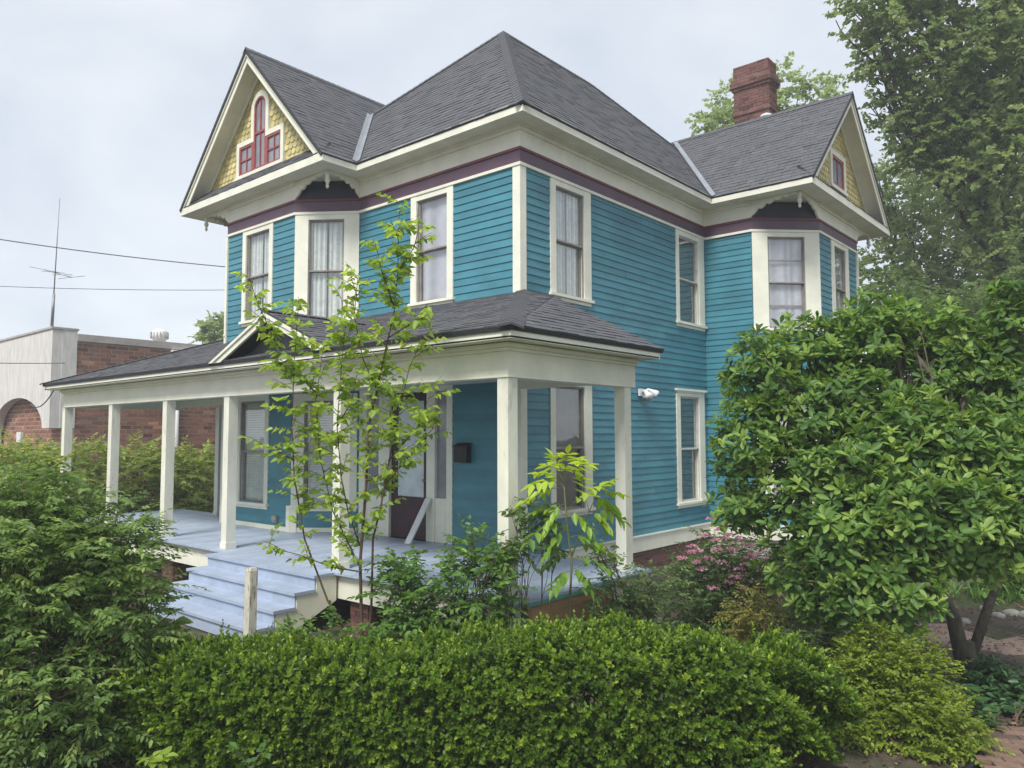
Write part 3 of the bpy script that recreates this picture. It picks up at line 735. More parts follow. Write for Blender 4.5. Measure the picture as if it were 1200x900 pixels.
# ================================================================== porch
PX0, PX1, PY = -11.29, 2.12, -2.73
m = MB(); m.box(PX0-.13, PX1+.13, PY-.13, -.02, ZF-.045, ZF-.012); m.box(.06, PX1+.14, -.02, .12, ZF-.045, ZF-.0005); m.box(PX0-.14, -X1-BW-.06, -.02, .12, ZF-.045, ZF-.0005)
pf = m.build('porch_floor', FLOORP, house)
fx0 = PX0-.14
while fx0 < PX1+.14:
    fx1 = min(fx0+.135, PX1+.14); m = MB(); m.tint = random.random()
    m.box(fx0+.0025, fx1-.0025, PY-.15+random.uniform(-.003, .003), -.022, ZF-.03, ZF+random.uniform(-.0015, .0015)-.001); m.build('floor_board', FLOORP, pf); fx0 += .135
m = MB(); SX0, SX1 = -3.74, -.90
sweep(m, [(SX1-.25, PY-.03), (PX1+.03, PY-.03), (PX1+.03, .1)], -.035, .03, ZF-.36, ZF-.046); sweep(m, [(PX0-.03, .1), (PX0-.03, PY-.03), (SX0-.06, PY-.03)], -.035, .03, ZF-.36, ZF-.046)
m.build('porch_skirt', CREAM, house)
for x in (-11.1, -8.5, -6.1, -3.95, -.55, 1.95):
    m = MB(); m.box(x-.19, x+.19, PY+.04, PY+.4, 0, ZF-.05); pi = m.build('brick_pier', MORTAR, house); bricks_box(x-.19, x+.19, PY+.04, PY+.4, 0, ZF-.06, pi, BRICKH)
# posts
PS = .082
def post(x, y, top=ZPB, m_=POSTP):
    m = MB(); z0 = ZF
    m.box(x-PS, x+PS, y-PS, y+PS, z0, top+.01)
    o = m.build('porch_post', m_, house)
    q = MB(); sweep(q, [(x-PS, y-PS), (x+PS, y-PS), (x+PS, y+PS), (x-PS, y+PS)], 0, .012, z0+.001, z0+.10, closed=True); q.build('post_base', m_, o)
    return o
pcx = [float(hit(p, q, 1, PY+.09)[0]) for p, q in ((79, 500), (134, 500), (198, 500), (270.5, 500), (400, 560))]
for x in pcx+[PX1-.085]: post(x, PY+.085)
post(PX1-.085, -.22); post(float(hit(257, 560, 1, -.09)[0]), -.09)
# beam
m = MB(); BP = [(PX0, 0), (PX0, PY), (PX1, PY), (PX1, -.02)]
sweep(m, BP, -.18, 0, ZPB+.012, 3.70); m.build('porch_beam', CREAM, house)
m = MB(); sweep(m, BP, -.19, .012, ZPB, ZPB+.012); m.build('beam_bead', CREAM, house)
m = MB(); m.box(.03, PX1-.18, -.2, -.03, ZPB+.06, 3.69); m.box(PX0+.18, -X1-BW-.03, -.2, -.03, ZPB+.06, 3.69); m.build('end_beam', CREAM, house)
m = MB(); sweep(m, BP, 0, .03, 3.60, 3.69); sweep(m, BP, .0305, .07, 3.64, 3.689); m.build('beam_crown', CREAM, house)
PO = .30
m = MB(); EP = [(PX0, .0), (PX0, PY), (PX1, PY), (PX1, .12)]
sweep(m, EP, -.05, PO, 3.70, 3.72); m.box(.06, PX1, -.02, .25, 3.702, 3.718); m.build('porch_soffit', CREAM, house)
m = MB(); sweep(m, EP+[], PO-.025, PO, 3.695, ZPE-.015); m.box(.05, PX1+PO, .121, .15, 3.69, ZPE-.016); m.build('porch_fascia', CREAM, house)
m = MB(); m.box(PX0+.17, PX1-.17, PY+.17, -.02, 3.5, 3.52); m.build('porch_ceiling', mat('porch_ceiling_paint', (.50, .52, .50), .6, .06), house)
# porch roof
TW = 4.93; ps = (TW-ZPE)/(-PY+PO); e2 = .04
ey, ez = PY-PO-e2, ZPE-e2*ps
AR, AL = (PX1+PO+e2, ey, ez), (PX0-PO-e2, ey, ez); BR, BL = (PX1+PO+e2, .2, ez), (PX0-PO-e2, .2, ez); TR, TL = (.10, 0, TW), (-X1-BW-.2, 0, TW)
TR2 = (.50, .2, TW-.10)
pp = [[AL, AR, TR, TL], [AR, BR, TR2], [AR, TR2, TR], [BL, AL, TL], [BR, (0, .2, ez), (0, .2, TW-.12), TR2], [(-X1-BW, .2, ez), BL, TL]]
m = MB()
for q in pp: deck(m, q, .05)
proof = m.build('porch_roof', DECK, house)
for q in pp[:4]: shingle_field(q, proof)
nPF, nPR, nPL = nrm3(*pp[0][:3]), nrm3(*pp[1][:3]), nrm3(*pp[3][:3])
ridge_caps(AR, TR, proof, nPF, nPR, name='hip_cap'); ridge_caps(AL, TL, proof, nPF, nPL, name='hip_cap')
# pediment over the steps
pax, paz, pay, phw = -2.38, 4.5, PY-PO-.06, 1.66
m = MB(); pedp = []
for s in (-1, 1):
    pl = [(pax+s*phw, pay, ZPE-.02), (pax, pay, paz), (pax, PY-PO+(paz-ZPE)/ps+.05, paz)]
    if s > 0: pl = [pl[0], pl[2], pl[1]]
    pl4 = pl; pedp.append(pl4); deck(m, pl4, .03)
ped = m.build('pediment_roof', DECK, house)
for q in pedp: shingle_field(q, ped, .13)
ridge_caps((pax, pay, paz), (pax, PY-PO+(paz-ZPE)/ps, paz), ped, nrm3(*pedp[0]), nrm3(*pedp[1]), .11)
FP = Frame((pax-2, pay), (pax+2, pay))
for s in (-1, 1):
    e = np.array([2+s*(phw+.02), ZPE-.03]); t = np.array([2., paz]); d = (t-e)/np.linalg.norm(t-e); nn = np.array([-s*d[1], -abs(d[0])])
    for (o0, o1, dd0, dd1) in ((.03, .15, -.04, 0.), (.028, .07, .0005, .025)):
        f = lambda off: (lambda p: p+d*((2-p[0])/d[0]))(e+nn*off)
        m = MB(); p1_ = e+nn*o1; p1_ = p1_+d*((ZPE-.028-p1_[1])/d[1]); p0_ = e+nn*o0; p0_ = p0_+d*max(0, (ZPE-.03-p0_[1])/d[1])
        m.prism([FP.pt(q[0], dd0, q[1]) for q in (p0_, p1_, f(o1), f(o0))], FP.n*(dd1-dd0)); m.build('pediment_rake', CREAM, house)
m = MB(); m.prism([(pax-phw+.3, pay+.32, ZPE-.1), (pax+phw-.3, pay+.32, ZPE-.1), (pax, pay+.32, paz-.1)], (0, .03, 0)); m.build('pediment_shade_panel', mat('pediment_shade', (.12, .13, .135), .7, .15, 5), house)  # dark panel stands in for the shadow inside the open pediment
# steps
ny = [-3.20, -3.50, -3.80, -4.10]; zs_ = [ZF, .62, .44, .26]
for k in range(4):
    yb_ = PY-.15 if k == 0 else ny[k-1]+.03
    m = MB(); m.box(SX0-.03, SX1+.03, ny[k], yb_, zs_[k]-.04, zs_[k]-(0.0006 if k == 0 else 0)); m.build('step_tread', FLOORP, house)
    m = MB(); m.box(SX0, SX1, ny[k]+.03, ny[k]+.05, (zs_[k+1] if k < 3 else .06)-.002, zs_[k]-.04); m.build('step_riser', FLOORP, house)
for x in (SX0-.012, SX1-.03):
    m = MB(); pts = [(x, PY-.1, ZF-.05)]
    for k in range(4):
        pts += [(x, ny[k]+.052, zs_[k]-.041), (x, ny[k]+.052, (zs_[k+1]-.041 if k < 3 else .04))]
    pts += [(x, ny[3]+.4, .04), (x, PY-.1, ZF-.38)]
    for k in range(4):
        y1_ = PY-.1 if k == 0 else ny[k-1]+.052
        yl = ny[k]+.052; zt_ = zs_[k]-.041
        lo = lambda y: max(.04, .04+(y-(ny[3]+.4))*((ZF-.42)/(PY-.1-ny[3]-.4)))
        m.prism([(x, yl, lo(yl)), (x, y1_, lo(y1_)), (x, y1_, zt_), (x, yl, zt_)], (.042, 0, 0))
    m.build('step_stringer', CREAM, house)

# ---- door with sidelights
cx = lambda x: x+X1
m = MB()
F1.box(m, cx(-4.02), cx(-3.80), -.12, .03, ZF+.004, 3.58); F1.box(m, cx(-3.44), cx(-3.14), -.12, .03, ZF+.004, 3.42)
F1.box(m, cx(-2.14), cx(-1.93), -.12, .03, ZF+.004, 3.42); F1.box(m, cx(-1.64), cx(-1.50), -.12, .03, ZF+.004, 3.58); F1.box(m, cx(-3.80), cx(-1.64), -.12, .028, 3.42, 3.58)
F1.box(m, cx(-1.93), cx(-1.64), -.12, .012, ZF+.004, 1.56); F1.box(m, cx(-3.80), cx(-3.44), -.12, .012, ZF+.004, 1.56)
F1.box(m, cx(-1.89), cx(-1.68), .012, .02, 1.0, 1.48)
dfr = m.build('door_surround', CREAM, house)
m = MB(); F1.box(m, cx(-1.93), cx(-1.64), -.05, -.03, 1.56, 3.42); m.build('sidelight_pane', ATGL, dfr)
m = MB(); F1.box(m, cx(-3.80), cx(-3.44), -.05, -.03, 1.56, 3.42); m.build('sidelight_pane', ATGL, dfr)
m = MB(); a0, a1 = cx(-3.14), cx(-2.14)
F1.box(m, a0, a0+.16, -.08, -.03, ZF+.01, 3.42); F1.box(m, a1-.13, a1, -.08, -.03, ZF+.01, 3.42); F1.box(m, a0+.16, a1-.13, -.08, -.032, 3.26, 3.42); F1.box(m, a0+.16, a1-.13, -.08, -.032, ZF+.01, 1.55)
F1.box(m, a0+.25, a1-.22, -.032, -.022, ZF+.2, 1.42)
door = m.build('door', DOORM, house)
m = MB(); F1.box(m, a0+.16, a1-.13, -.07, -.05, 1.55, 3.26); m.build('pane', DOORG, door)
m = MB(); m.lathe((0, 0, 0), [(.012, 0), (.012, .05), (.03, .055), (.033, .075), (.02, .09)], 10)
m.v = [tuple(F1.pt(a1-.065+v[0], -.03+v[2], 1.85+v[1])) for v in m.v]; m.build('door_knob', STEEL, door, True)

# ================================================================== things on the house
o = F1.pt(cx(-1.21), .03, 2.19)
mbx = thing('mailbox', o, 'small black wall mailbox on the teal wall beside the front door', 'mailbox')
m = MB(); F1.box(m, cx(-1.36), cx(-1.06), .025, .13, 2.19, 2.46); m.build('box_body', BLACKM, mbx, org=o)
m = MB(); m.hexa([F1.pt(cx(-1.375), .15, 2.44), F1.pt(cx(-1.045), .15, 2.44), F1.pt(cx(-1.045), .025, 2.50), F1.pt(cx(-1.375), .025, 2.50), F1.pt(cx(-1.375), .15, 2.46), F1.pt(cx(-1.045), .15, 2.46), F1.pt(cx(-1.045), .025, 2.52), F1.pt(cx(-1.375), .025, 2.52)]); m.build('lid', BLACKM, mbx, org=o)

o = F5.pt(3.55, .02, 3.46)
fl = thing('floodlight', o, 'white twin-head security floodlight on the teal side wall next to the porch beam', 'light')
m = MB(); m.obox(o+np.array([.03, 0, 0]), ((1, 0, 0), (0, 1, 0), (0, 0, 1)), (.05, .14, .14)); m.build('mount_plate', WHITE, fl, org=o)
for dy, dz, tl_ in ((.18, .05, .6), (-.06, .02, -.5)):
    a = o+np.array([.06, 0, 0]); b = a+np.array([.07, dy*.5, dz]); d = np.array([.35, dy*2.2, -.35+dz]); d /= np.linalg.norm(d)
    m = MB(); m.tube([a, b, b+d*.05, b+d*.16, b+d*.20], [.018, .03, .045, .08, .082], 12); m.build('lamp_head', WHITE, fl, True, org=o)
m = MB(); m.tube([o+np.array([.05, .02, -.05]), o+np.array([.12, .03, -.14])], [.03, .045], 10); m.build('motion_sensor', STEEL, fl, True, org=o)

o = F3.pt(bx(-5.62), .025, 1.02)
ob = thing('outlet_cover', o, 'grey weatherproof outlet cover low on the teal wall below the bay window', 'outlet')
m = MB(); F3.box(m, bx(-5.7), bx(-5.54), .02, .07, .95, 1.09); m.build('cover', STEEL, ob, org=o)
m = MB(); F3.box(m, bx(-5.69), bx(-5.55), .07, .085, .99, 1.08); m.build('flap', SASH, ob, org=o)

# white board leaning by the door
m = MB(); base = F1.pt(cx(-1.98), .62, ZF+.004)
m.hexa([F1.pt(cx(-2.26), .42, ZF+.004), F1.pt(cx(-2.12), .42, ZF+.004), F1.pt(cx(-2.12), .39, ZF+.004), F1.pt(cx(-2.26), .39, ZF+.004), F1.pt(cx(-2.12), .07, 1.55), F1.pt(cx(-1.98), .07, 1.55), F1.pt(cx(-1.98), .04, 1.55), F1.pt(cx(-2.12), .04, 1.55)])
tag(m.build('board', WHITE, org=F1.pt(cx(-2.2), .48, ZF)), 'long white board leaning beside the front door on the porch', 'board')

# plywood sheet under the porch edge
o = np.array([PX1+.22, -1.5, GZ])
ply = thing('plywood_sheet', o, 'weathered plywood sheet with teal top edge leaning under the porch side', 'plywood')
pa, pb_ = hit(619, 712, 0, PX1+.2), hit(703, 690, 0, PX1+.2)
m = MB(); m.hexa([(PX1+.30, pa[1], GZ), (PX1+.32, pa[1], GZ), (PX1+.32, pb_[1]+.35, GZ), (PX1+.30, pb_[1]+.35, GZ), (PX1+.12, pa[1]+.05, pa[2]-.02), (PX1+.14, pa[1]+.05, pa[2]-.02), (PX1+.14, pb_[1]+.35, pb_[2]-.02), (PX1+.12, pb_[1]+.35, pb_[2]-.02)]); m.build('sheet', PLY, ply, org=o)
m = MB(); m.hexa([(PX1+.11, pa[1]+.05, pa[2]-.019), (PX1+.15, pa[1]+.05, pa[2]-.019), (PX1+.15, pb_[1]+.35, pb_[2]-.019), (PX1+.11, pb_[1]+.35, pb_[2]-.019), (PX1+.11, pa[1]+.05, pa[2]+.015), (PX1+.15, pa[1]+.05, pa[2]+.015), (PX1+.15, pb_[1]+.35, pb_[2]+.015), (PX1+.11, pb_[1]+.35, pb_[2]+.015)]); m.build('edge_strip', TEALEDGE, ply, org=o)

# weathered fence post in front of the steps
pt = px(294, 665, 8.6)
m = MB(); s = .05; zt_ = pt[2]
ringz = [GZ-.02, .4, .8, zt_-.03, zt_]
vs = []; fs = []
for i, z in enumerate(ringz):
    k = s*(1 if i < 4 else .82); lean = (z-GZ)*.012
    vs += [(pt[0]-k+lean, pt[1]-k, z), (pt[0]+k+lean, pt[1]-k+.004*i, z), (pt[0]+k+lean, pt[1]+k, z), (pt[0]-k+lean, pt[1]+k, z)]
for i in range(4):
    for k in range(4): fs.append((i*4+k, i*4+(k+1) % 4, i*4+4+(k+1) % 4, i*4+4+k))
fs += [(3, 2, 1, 0), (16, 17, 18, 19)]; m.add(vs, fs)
tag(m.build('fence_post', WOOD_OLD, org=(pt[0], pt[1], GZ)), 'peeling white wooden post standing in front of the porch steps', 'post')

# ================================================================== the brick building next door
BX, BY = -19.75, -.25
bld = thing('brick_building', (BX, BY+.5, 0), 'low brown brick building with white stucco arched front beyond the porch', 'building')
OB = (BX, BY+.5, 0)
m = MB(); m.box(BX-11, BX-.02, BY+.36, 16, 0, 5.82); bw = m.build('wall', MORTAR, bld, org=OB)
def brick_face(p, u, n, L, z0, z1, parent, clip=None, bl=.34, bh=.112, j=.032):
    mb = MB(); z = z0; row = 0
    while z < z1-.03:
        a = -((row % 2)*(bl+j)/2); zt = min(z+bh, z1)
        while a < L:
            a0, a1 = max(0, a), min(L, a+bl)
            if a1-a0 > .03:
                mb.tint = min(1, max(0, random.gauss(.42, .2))) if random.random() > .02 else 1.
                h = .014+random.uniform(-.003, .003)
                f = lambda q, d, zz_: (p[0]+u[0]*q+n[0]*d, p[1]+u[1]*q+n[1]*d, zz_)
                mb.add([f(a0, 0, z), f(a1, 0, z), f(a1, h, z), f(a0, h, z), f(a0, 0, zt), f(a1, 0, zt), f(a1, h, zt), f(a0, h, zt)],
                       [(3, 2, 6, 7), (4, 7, 6, 5), (0, 1, 2, 3), (0, 3, 7, 4), (1, 5, 6, 2)])
            a += bl+j
        z += bh+j; row += 1
    return tag(mb.build('bricks', BRICKN, parent, org=OB), kind='stuff')
brick_face((BX-.02, BY+.76), (0, 1), (1, 0), 15.4, .6, 5.8, bw)
brick_face((BX-9, BY+.36), (1, 0), (0, -1), 8.98, .6, 4.6, bw)
m = MB(); m.box(BX-.4, BX+.06, BY+.76, 16.1, 5.821, 6.06); m.build('coping', COPING, bld, org=OB)
# stucco front with arches
m = MB(); zb_, ztp = 2.92, 6.16
def arch_block(x_r, wpier, r, zc):
    """pier from x_r-wpier..x_r, then an arch of radius r to its left"""
    m.box(x_r-wpier, x_r, BY, BY+.3, zb_, ztp)
    c = x_r-wpier-r; n = 16
    for k in range(n):
        t0, t1 = math.pi*k/n, math.pi*(k+1)/n
        q = [(c+r*math.cos(t0), zb_+zc*math.sin(t0)), (c+r*math.cos(t1), zb_+zc*math.sin(t1))]
        m.prism([(q[0][0], BY, q[0][1]), (q[0][0], BY, ztp), (q[1][0], BY, ztp), (q[1][0], BY, q[1][1])], (0, .3, 0))
    return c-r
xr = arch_block(BX, .66, 2.5, 1.08); xr = arch_block(xr-.0005, .7, 2.5, 1.08)
m.box(BX-.015, BX+.02, BY+.301, BY+.75, zb_, ztp); m.build('stucco_front', STUCCO, bld, org=OB)
m = MB(); m.box(BX-11.4, BX+.04, BY-.04, BY+.79, ztp+.001, ztp+.07); m.build('parapet_cap', COPING, bld, org=OB)
for x in (BX-6.0,):
    m = MB(); m.box(x-.27, x+.27, BY+.02, BY+.28, 0, zb_-.001); m.build('column', STUCCO, bld, org=OB)
m = MB(); q = hit(206, 500, 0, BX); m.tube([(BX+.08, q[1], 0), (BX+.08, q[1], 5.2)], .07, 8); m.build('downspout', WHITE, bld, True, org=OB)
q = hit(214, 408, 0, BX); m = MB(); m.box(BX-.05, BX+.22, q[1]-.45, q[1]+.45, 5.42, 5.78); m.build('gutter_box', WHITE, bld, org=OB)
q = hit(24, 516, 1, BY+.33); m = MB(); m.box(q[0]-.22, q[0]+.22, BY+.26, BY+.345, q[2]-.1, q[2]+.3); m.build('meter_box', WHITE, bld, org=OB)
vo = np.array([BX-2.4, 5.6, 5.82])
vt = px(187, 392, 29)
vo = np.array([vt[0], vt[1], 5.82]); m = MB()
m.lathe((vt[0], vt[1], 0), [(.22, 5.8), (.22, 6.28), (.27, 6.3), (.30, 6.46), (.27, 6.6), (.16, 6.68), (.05, 6.7)], 16)
tv = m.build('turbine_vent', WHITE, bld, True, org=OB)
for k in range(16):
    t = 2*math.pi*k/16; q = MB(); q.obox((vt[0]+.285*math.cos(t), vt[1]+.285*math.sin(t), 6.45), ((math.cos(t+.6), math.sin(t+.6), 0), (-math.sin(t+.6), math.cos(t+.6), 0), (0, 0, 1)), (.08, .012, .24)); q.build('vane', COPING, tv, org=OB)
# antenna
ab = px(61, 380, 25.3); at_ = px(70, 232, 25.3); o = np.array([ab[0], ab[1], ztp+.121])
an = thing('antenna', o, 'tall thin television antenna mast above the white stucco parapet', 'antenna')
m = MB(); mid_ = ab+(at_-ab)*.24; m.tube([o, mid_], [.05, .045], 8); m.build('mast_base', STEEL, an, True, org=o)
m = MB(); m.tube([mid_, at_], [.02, .011], 6); m.build('mast', STEEL, an, True, org=o)
hb = px(66, 322, 25.3); m = MB()
boom = [px(52, 316, 25.6), px(84, 325, 25.0)]; m.tube(boom, .018, 6)
for k, l_ in enumerate((.9, .7, .6, .8)):
    c = boom[0]+(boom[1]-boom[0])*(k/3); d = np.array([.5, .75, .1*(k-1.5)]); d /= np.linalg.norm(d); m.tube([c-d*l_*.5, c+d*l_*.5], .009, 5)
m.build('antenna_boom', STEEL, an, True, org=o)
# cables
def cable(name, a, b, sag, r, label):
    m = MB(); pts = [a+(b-a)*t+np.array([0, 0, -sag*4*t*(1-t)]) for t in np.linspace(0, 1, 25)]
    m.tube(pts, r, 6); tag(m.build(name, WIRE, None, True, org=tuple(a)), label, 'cable')
cable('power_cable', px(-160, 254, 22), px(292, 315, 26), .15, .016, 'upper overhead cable sloping down towards the house behind the antenna mast')
cable('power_cable', px(-160, 327, 34), px(330, 339, 34), .2, .014, 'level overhead cable crossing the antenna mast below its boom')
cable('power_cable', px(-160, 420, 20), px(76, 425.5, 24.9), .05, .013, 'thin cable crossing the white stucco wall above its arch')
cable('service_cable', px(66, 452, 17.6), px(36, 474, 24.2), .25, .016, 'short drooping cable from the porch eave corner to the stucco arch')

# ================================================================== plants
def unit(v): return v/(np.linalg.norm(v, axis=-1, keepdims=True)+1e-9)
class Leaves:
    def __init__(s): s.p = []; s.d = []; s.n = []; s.l = []; s.w = []; s.t = []
    def add(s, p, d, n, l, w, t):
        s.p.append(p); s.d.append(unit(d)); s.n.append(n); s.l.append(l); s.w.append(w); s.t.append(np.clip(t, 0, 1))
    def arrays(s):
        p, d, n = (np.concatenate(q) for q in (s.p, s.d, s.n)); n = unit(n-d*(n*d).sum(1, keepdims=True))
        return p, d, n, np.concatenate(s.l), np.concatenate(s.w), np.concatenate(s.t)
SHAPES = {  # (along, across, lift) left half outline between base and tip
    'ovate': [(.22, .42), (.5, .5), (.8, .25)], 'obovate': [(.3, .32), (.6, .5), (.84, .33)], 'lance': [(.3, .5), (.65, .36)], 'diamond': [(.5, .5)], 'heart': [(.06, .36), (.3, .5), (.7, .3)]}
def leaf_geo(p, d, n, l, w, shape, fold=.18, droop=.12):
    half = SHAPES[shape]; k = len(half); N = len(p); s = np.cross(d, n); nv = 2+2*k
    V = np.empty((N, nv, 3)); L = l[:, None]; W = w[:, None]
    V[:, 0] = p; V[:, k+1] = p+d*L-n*L*droop
    for i, (a, b) in enumerate(half):
        c = p+d*L*a-n*L*droop*a*a
        V[:, 1+i] = c+s*W*b+n*W*b*fold*2; V[:, nv-1-i] = c-s*W*b+n*W*b*fold*2
    idx = np.arange(N)[:, None]*nv
    if k == 1: F = [np.array([0, 1, 2, 3])]
    elif k == 2: F = [np.array([0, 1, 2, 3]), np.array([0, 3, 4, 5])]
    else: F = [np.array([0, 1, 2, 3, 4]), np.array([0, 4, 5, 6, 7])]
    faces = np.concatenate([idx+f[None] for f in F], 0)
    return V.reshape(-1, 3), faces, nv
def mesh_np(name, V, F, tint, mats):
    me = bpy.data.meshes.new(name); me.vertices.add(len(V)); me.vertices.foreach_set('co', V.astype(np.float32).ravel())
    k = F.shape[1]; me.loops.add(F.size); me.loops.foreach_set('vertex_index', F.astype(np.int32).ravel())
    me.polygons.add(len(F)); me.polygons.foreach_set('loop_start', (np.arange(len(F))*k).astype(np.int32))
    at = me.attributes.new('tint', 'FLOAT', 'POINT'); at.data.foreach_set('value', tint.astype(np.float32))
    me.materials.append(mats); me.update(calc_edges=True); me.validate(); return me
def build_leaves(lv, name, m_, parent, org, shape='ovate', parts=0, fold=.18, droop=.12, part_name='leaf'):
    p, d, n, l, w, t = lv.arrays(); p = p-np.array(org)
    sel = np.zeros(len(p), bool)
    if parts:
        c = p+np.array(org)-CAM; a, b, z = c@RT, c@UP, c@FW
        vis = (np.abs(a/z*FPX) < 595) & (np.abs(b/z*FPX) < 445); sc_ = np.where(vis, l/z, -1)
        # favour leaves on the camera side
        sc_ = sc_*(1+.0*z); sel[np.argsort(-sc_)[:parts]] = True
    V, F, nv = leaf_geo(p[~sel], d[~sel], n[~sel], l[~sel], w[~sel], shape, fold, droop)
    o = bpy.data.objects.new(name, mesh_np(name, V, F, np.repeat(t[~sel], nv), m_)); COL.objects.link(o); o.parent = parent
    if parts:
        lib = []
        for k in range(6):
            v1, f1, q = leaf_geo(np.zeros((1, 3)), np.array([[0, 1., 0]]), np.array([[0, 0, 1.]]), np.ones(1), np.ones(1)*.5, shape, fold, droop)
            lib.append(mesh_np(part_name, v1, f1, np.full(q, (k+.5)/6), m_))
        for i in np.nonzero(sel)[0]:
            q = bpy.data.objects.new(part_name, lib[min(5, int(t[i]*6))]); COL.objects.link(q); q.parent = o
            s = np.cross(d[i], n[i]); ws = w[i]/.5
            q.matrix_local = Matrix(((s[0]*ws, d[i][0]*l[i], n[i][0]*l[i], p[i][0]), (s[1]*ws, d[i][1]*l[i], n[i][1]*l[i], p[i][1]), (s[2]*ws, d[i][2]*l[i], n[i][2]*l[i], p[i][2]), (0, 0, 0, 1)))
    return o
def rand_dirs(n): return unit(rng.normal(size=(n, 3)))
def in_blobs(blobs, n, shell=.55):
    vol = np.array([b[3]*b[4]*b[5] for b in blobs])**.75; ch = rng.choice(len(blobs), n, p=vol/vol.sum()); B = np.array(blobs)[ch]
    u = rand_dirs(n); r = np.where(rng.random(n) < shell, rng.uniform(.78, 1.06, n), rng.random(n)**(1/3)*.85)
    # lumpy outline
    lump = 1+.16*np.sin(u[:, 0]*6+ch*1.7)*np.sin(u[:, 1]*7+ch)+.12*np.sin(u[:, 2]*9+ch*2.3)
    return B[:, :3]+u*B[:, 3:]*(r*lump)[:, None], u
def sprays(lv, p0, d, length, n, L, W, tint, droop=.25, upn=.9, tj=.16):
    S = len(p0); d = unit(d); side = unit(np.cross(d, np.array([0, 0, 1.])[None]+rng.normal(size=(S, 3))*.15))
    for k in range(n):
        t = (k+1)/n; pos = p0+d*(length*t)[:, None]; pos[:, 2] -= droop*length*t*t*.5
        sg = 1 if k % 2 else -1
        dl = d*.65+side*sg*.8+np.array([0, 0, -droop])[None]+rng.normal(size=(S, 3))*.22
        if k == n-1: dl = d+np.array([0, 0, -droop])[None]
        nn = np.array([0, 0, upn])[None]+rng.normal(size=(S, 3))*.35
        sz = rng.uniform(.75, 1.15, S)*(.8+.3*math.sin(math.pi*min(1, t*.9)))
        lv.add(pos, dl, nn, L*sz, W*sz, tint+rng.normal(size=S)*tj)
def whorls(lv, p, ax, k, L, W, tint, el=(.2, .8), tj=.12):
    S = len(p); ax = unit(ax); e1 = unit(np.cross(ax, rand_dirs(S))); e2 = np.cross(ax, e1); ph = rng.uniform(0, 6.28, S)
    for j in range(k):
        a = ph+2*math.pi*j/k+rng.normal(size=S)*.25; E_ = rng.uniform(el[0], el[1], S)
        dl = ax*np.sin(E_)[:, None]+(e1*np.cos(a)[:, None]+e2*np.sin(a)[:, None])*np.cos(E_)[:, None]
        sz = rng.uniform(.7, 1.15, S); off = rng.uniform(0, .06, S)[:, None]
        lv.add(p-ax*off+dl*.01, dl, ax+rng.normal(size=(S, 3))*.2, L*sz, W*sz, tint+rng.normal(size=S)*tj)
def limb(mb, a, b, r0, r1, bend=.12, n=6, sides=6):
    a = np.array(a, float); b = np.array(b, float); L = np.linalg.norm(b-a); off = rand_dirs(1)[0]*L*bend
    pts = [a+(b-a)*t+off*math.sin(math.pi*t)+rng.normal(size=3)*L*.012*(0 < t < 1) for t in np.linspace(0, 1, n)]
    mb.tube(pts, [r0+(r1-r0)*t for t in np.linspace(0, 1, n)], sides); return pts
def tree(name, base, label, blobs, n, leaves, L, W, lm, bark, tr, group=None, cat='tree', shape='diamond', slen=.8, tb=.45, tv=.18, fork=.35, trunk_path=None, flat=.75, shell=.62):
    base = np.array(base, float); t = thing(name, base, label, cat, group)
    mb = MB(); ctr = np.mean([b[:3] for b in blobs], 0); top = base+(ctr-base)*np.array([fork, fork, .75])
    path = trunk_path or [base, base+(top-base)*.5+rng.normal(size=3)*tr*.5, top]
    mb.tube(path, [tr*1.25, tr, tr*.7][:len(path)], 9)
    ends = []
    for b in blobs:
        c = np.array(b[:3]); s = path[-1] if random.random() < .6 else path[-2]+(path[-1]-path[-2])*.6
        pts = limb(mb, s, c, tr*.5, tr*.16); 
        for _ in range(7):
            e = c+rand_dirs(1)[0]*np.array(b[3:])*.85; q = pts[random.randint(2, 4)]; limb(mb, q, e, tr*.16, .015, n=5, sides=5)
    mb.v = [tuple(np.array(v)-base) for v in mb.v]
    mb.build('trunk', bark, t, True)
    lv = Leaves(); p, u = in_blobs(blobs, n, shell); dd = u+rng.normal(size=u.shape)*.75; dd[:, 2] = dd[:, 2]*flat+.05
    cl = tb+tv*rng.normal(size=n)
    sprays(lv, p-unit(dd)*slen*.4, dd, rng.uniform(.6, 1.2, n)*slen, leaves, L, W, cl, .3, .45, .2)
    build_leaves(lv, 'crown', lm, t, base, shape); return t

LM_TREE = leafmat('maple_leaf', [(.135, .20, .075), (.20, .28, .10), (.29, .38, .14)], .55, .5, .3)  # leaf colours paled to carry the hazy veil over the trees
LM_LIGHT = leafmat('light_tree_leaf', [(.21, .29, .11), (.28, .37, .14), (.36, .45, .19)], .55, .5, .3)  # paleness of the distant haze is put into these colours too
LM_DARK = leafmat('dark_tree_leaf', [(.10, .16, .055), (.145, .22, .072), (.20, .285, .095)], .55, .46, .3)
LM_MAG = leafmat('magnolia_leaf', [(.05, .115, .026), (.092, .185, .040), (.165, .29, .058), (.31, .43, .10)], .47, .4, .35)
LM_HEDGE = leafmat('boxwood_leaf', [(0.036, 0.079, 0.01), (0.081, 0.158, 0.018), (0.163, 0.272, 0.028), (0.34, 0.45, 0.055)], .38, .33, .42)
LM_EUON = leafmat('burning_bush_leaf', [(0.075, 0.14, 0.038), (0.128, 0.217, 0.056), (0.205, 0.315, 0.08), (0.35, 0.445, 0.13)], .47, .42)
LM_BACK = leafmat('back_hedge_leaf', [(0.155, 0.22, 0.05), (0.25, 0.325, 0.073), (0.365, 0.43, 0.105)], .5, .42)
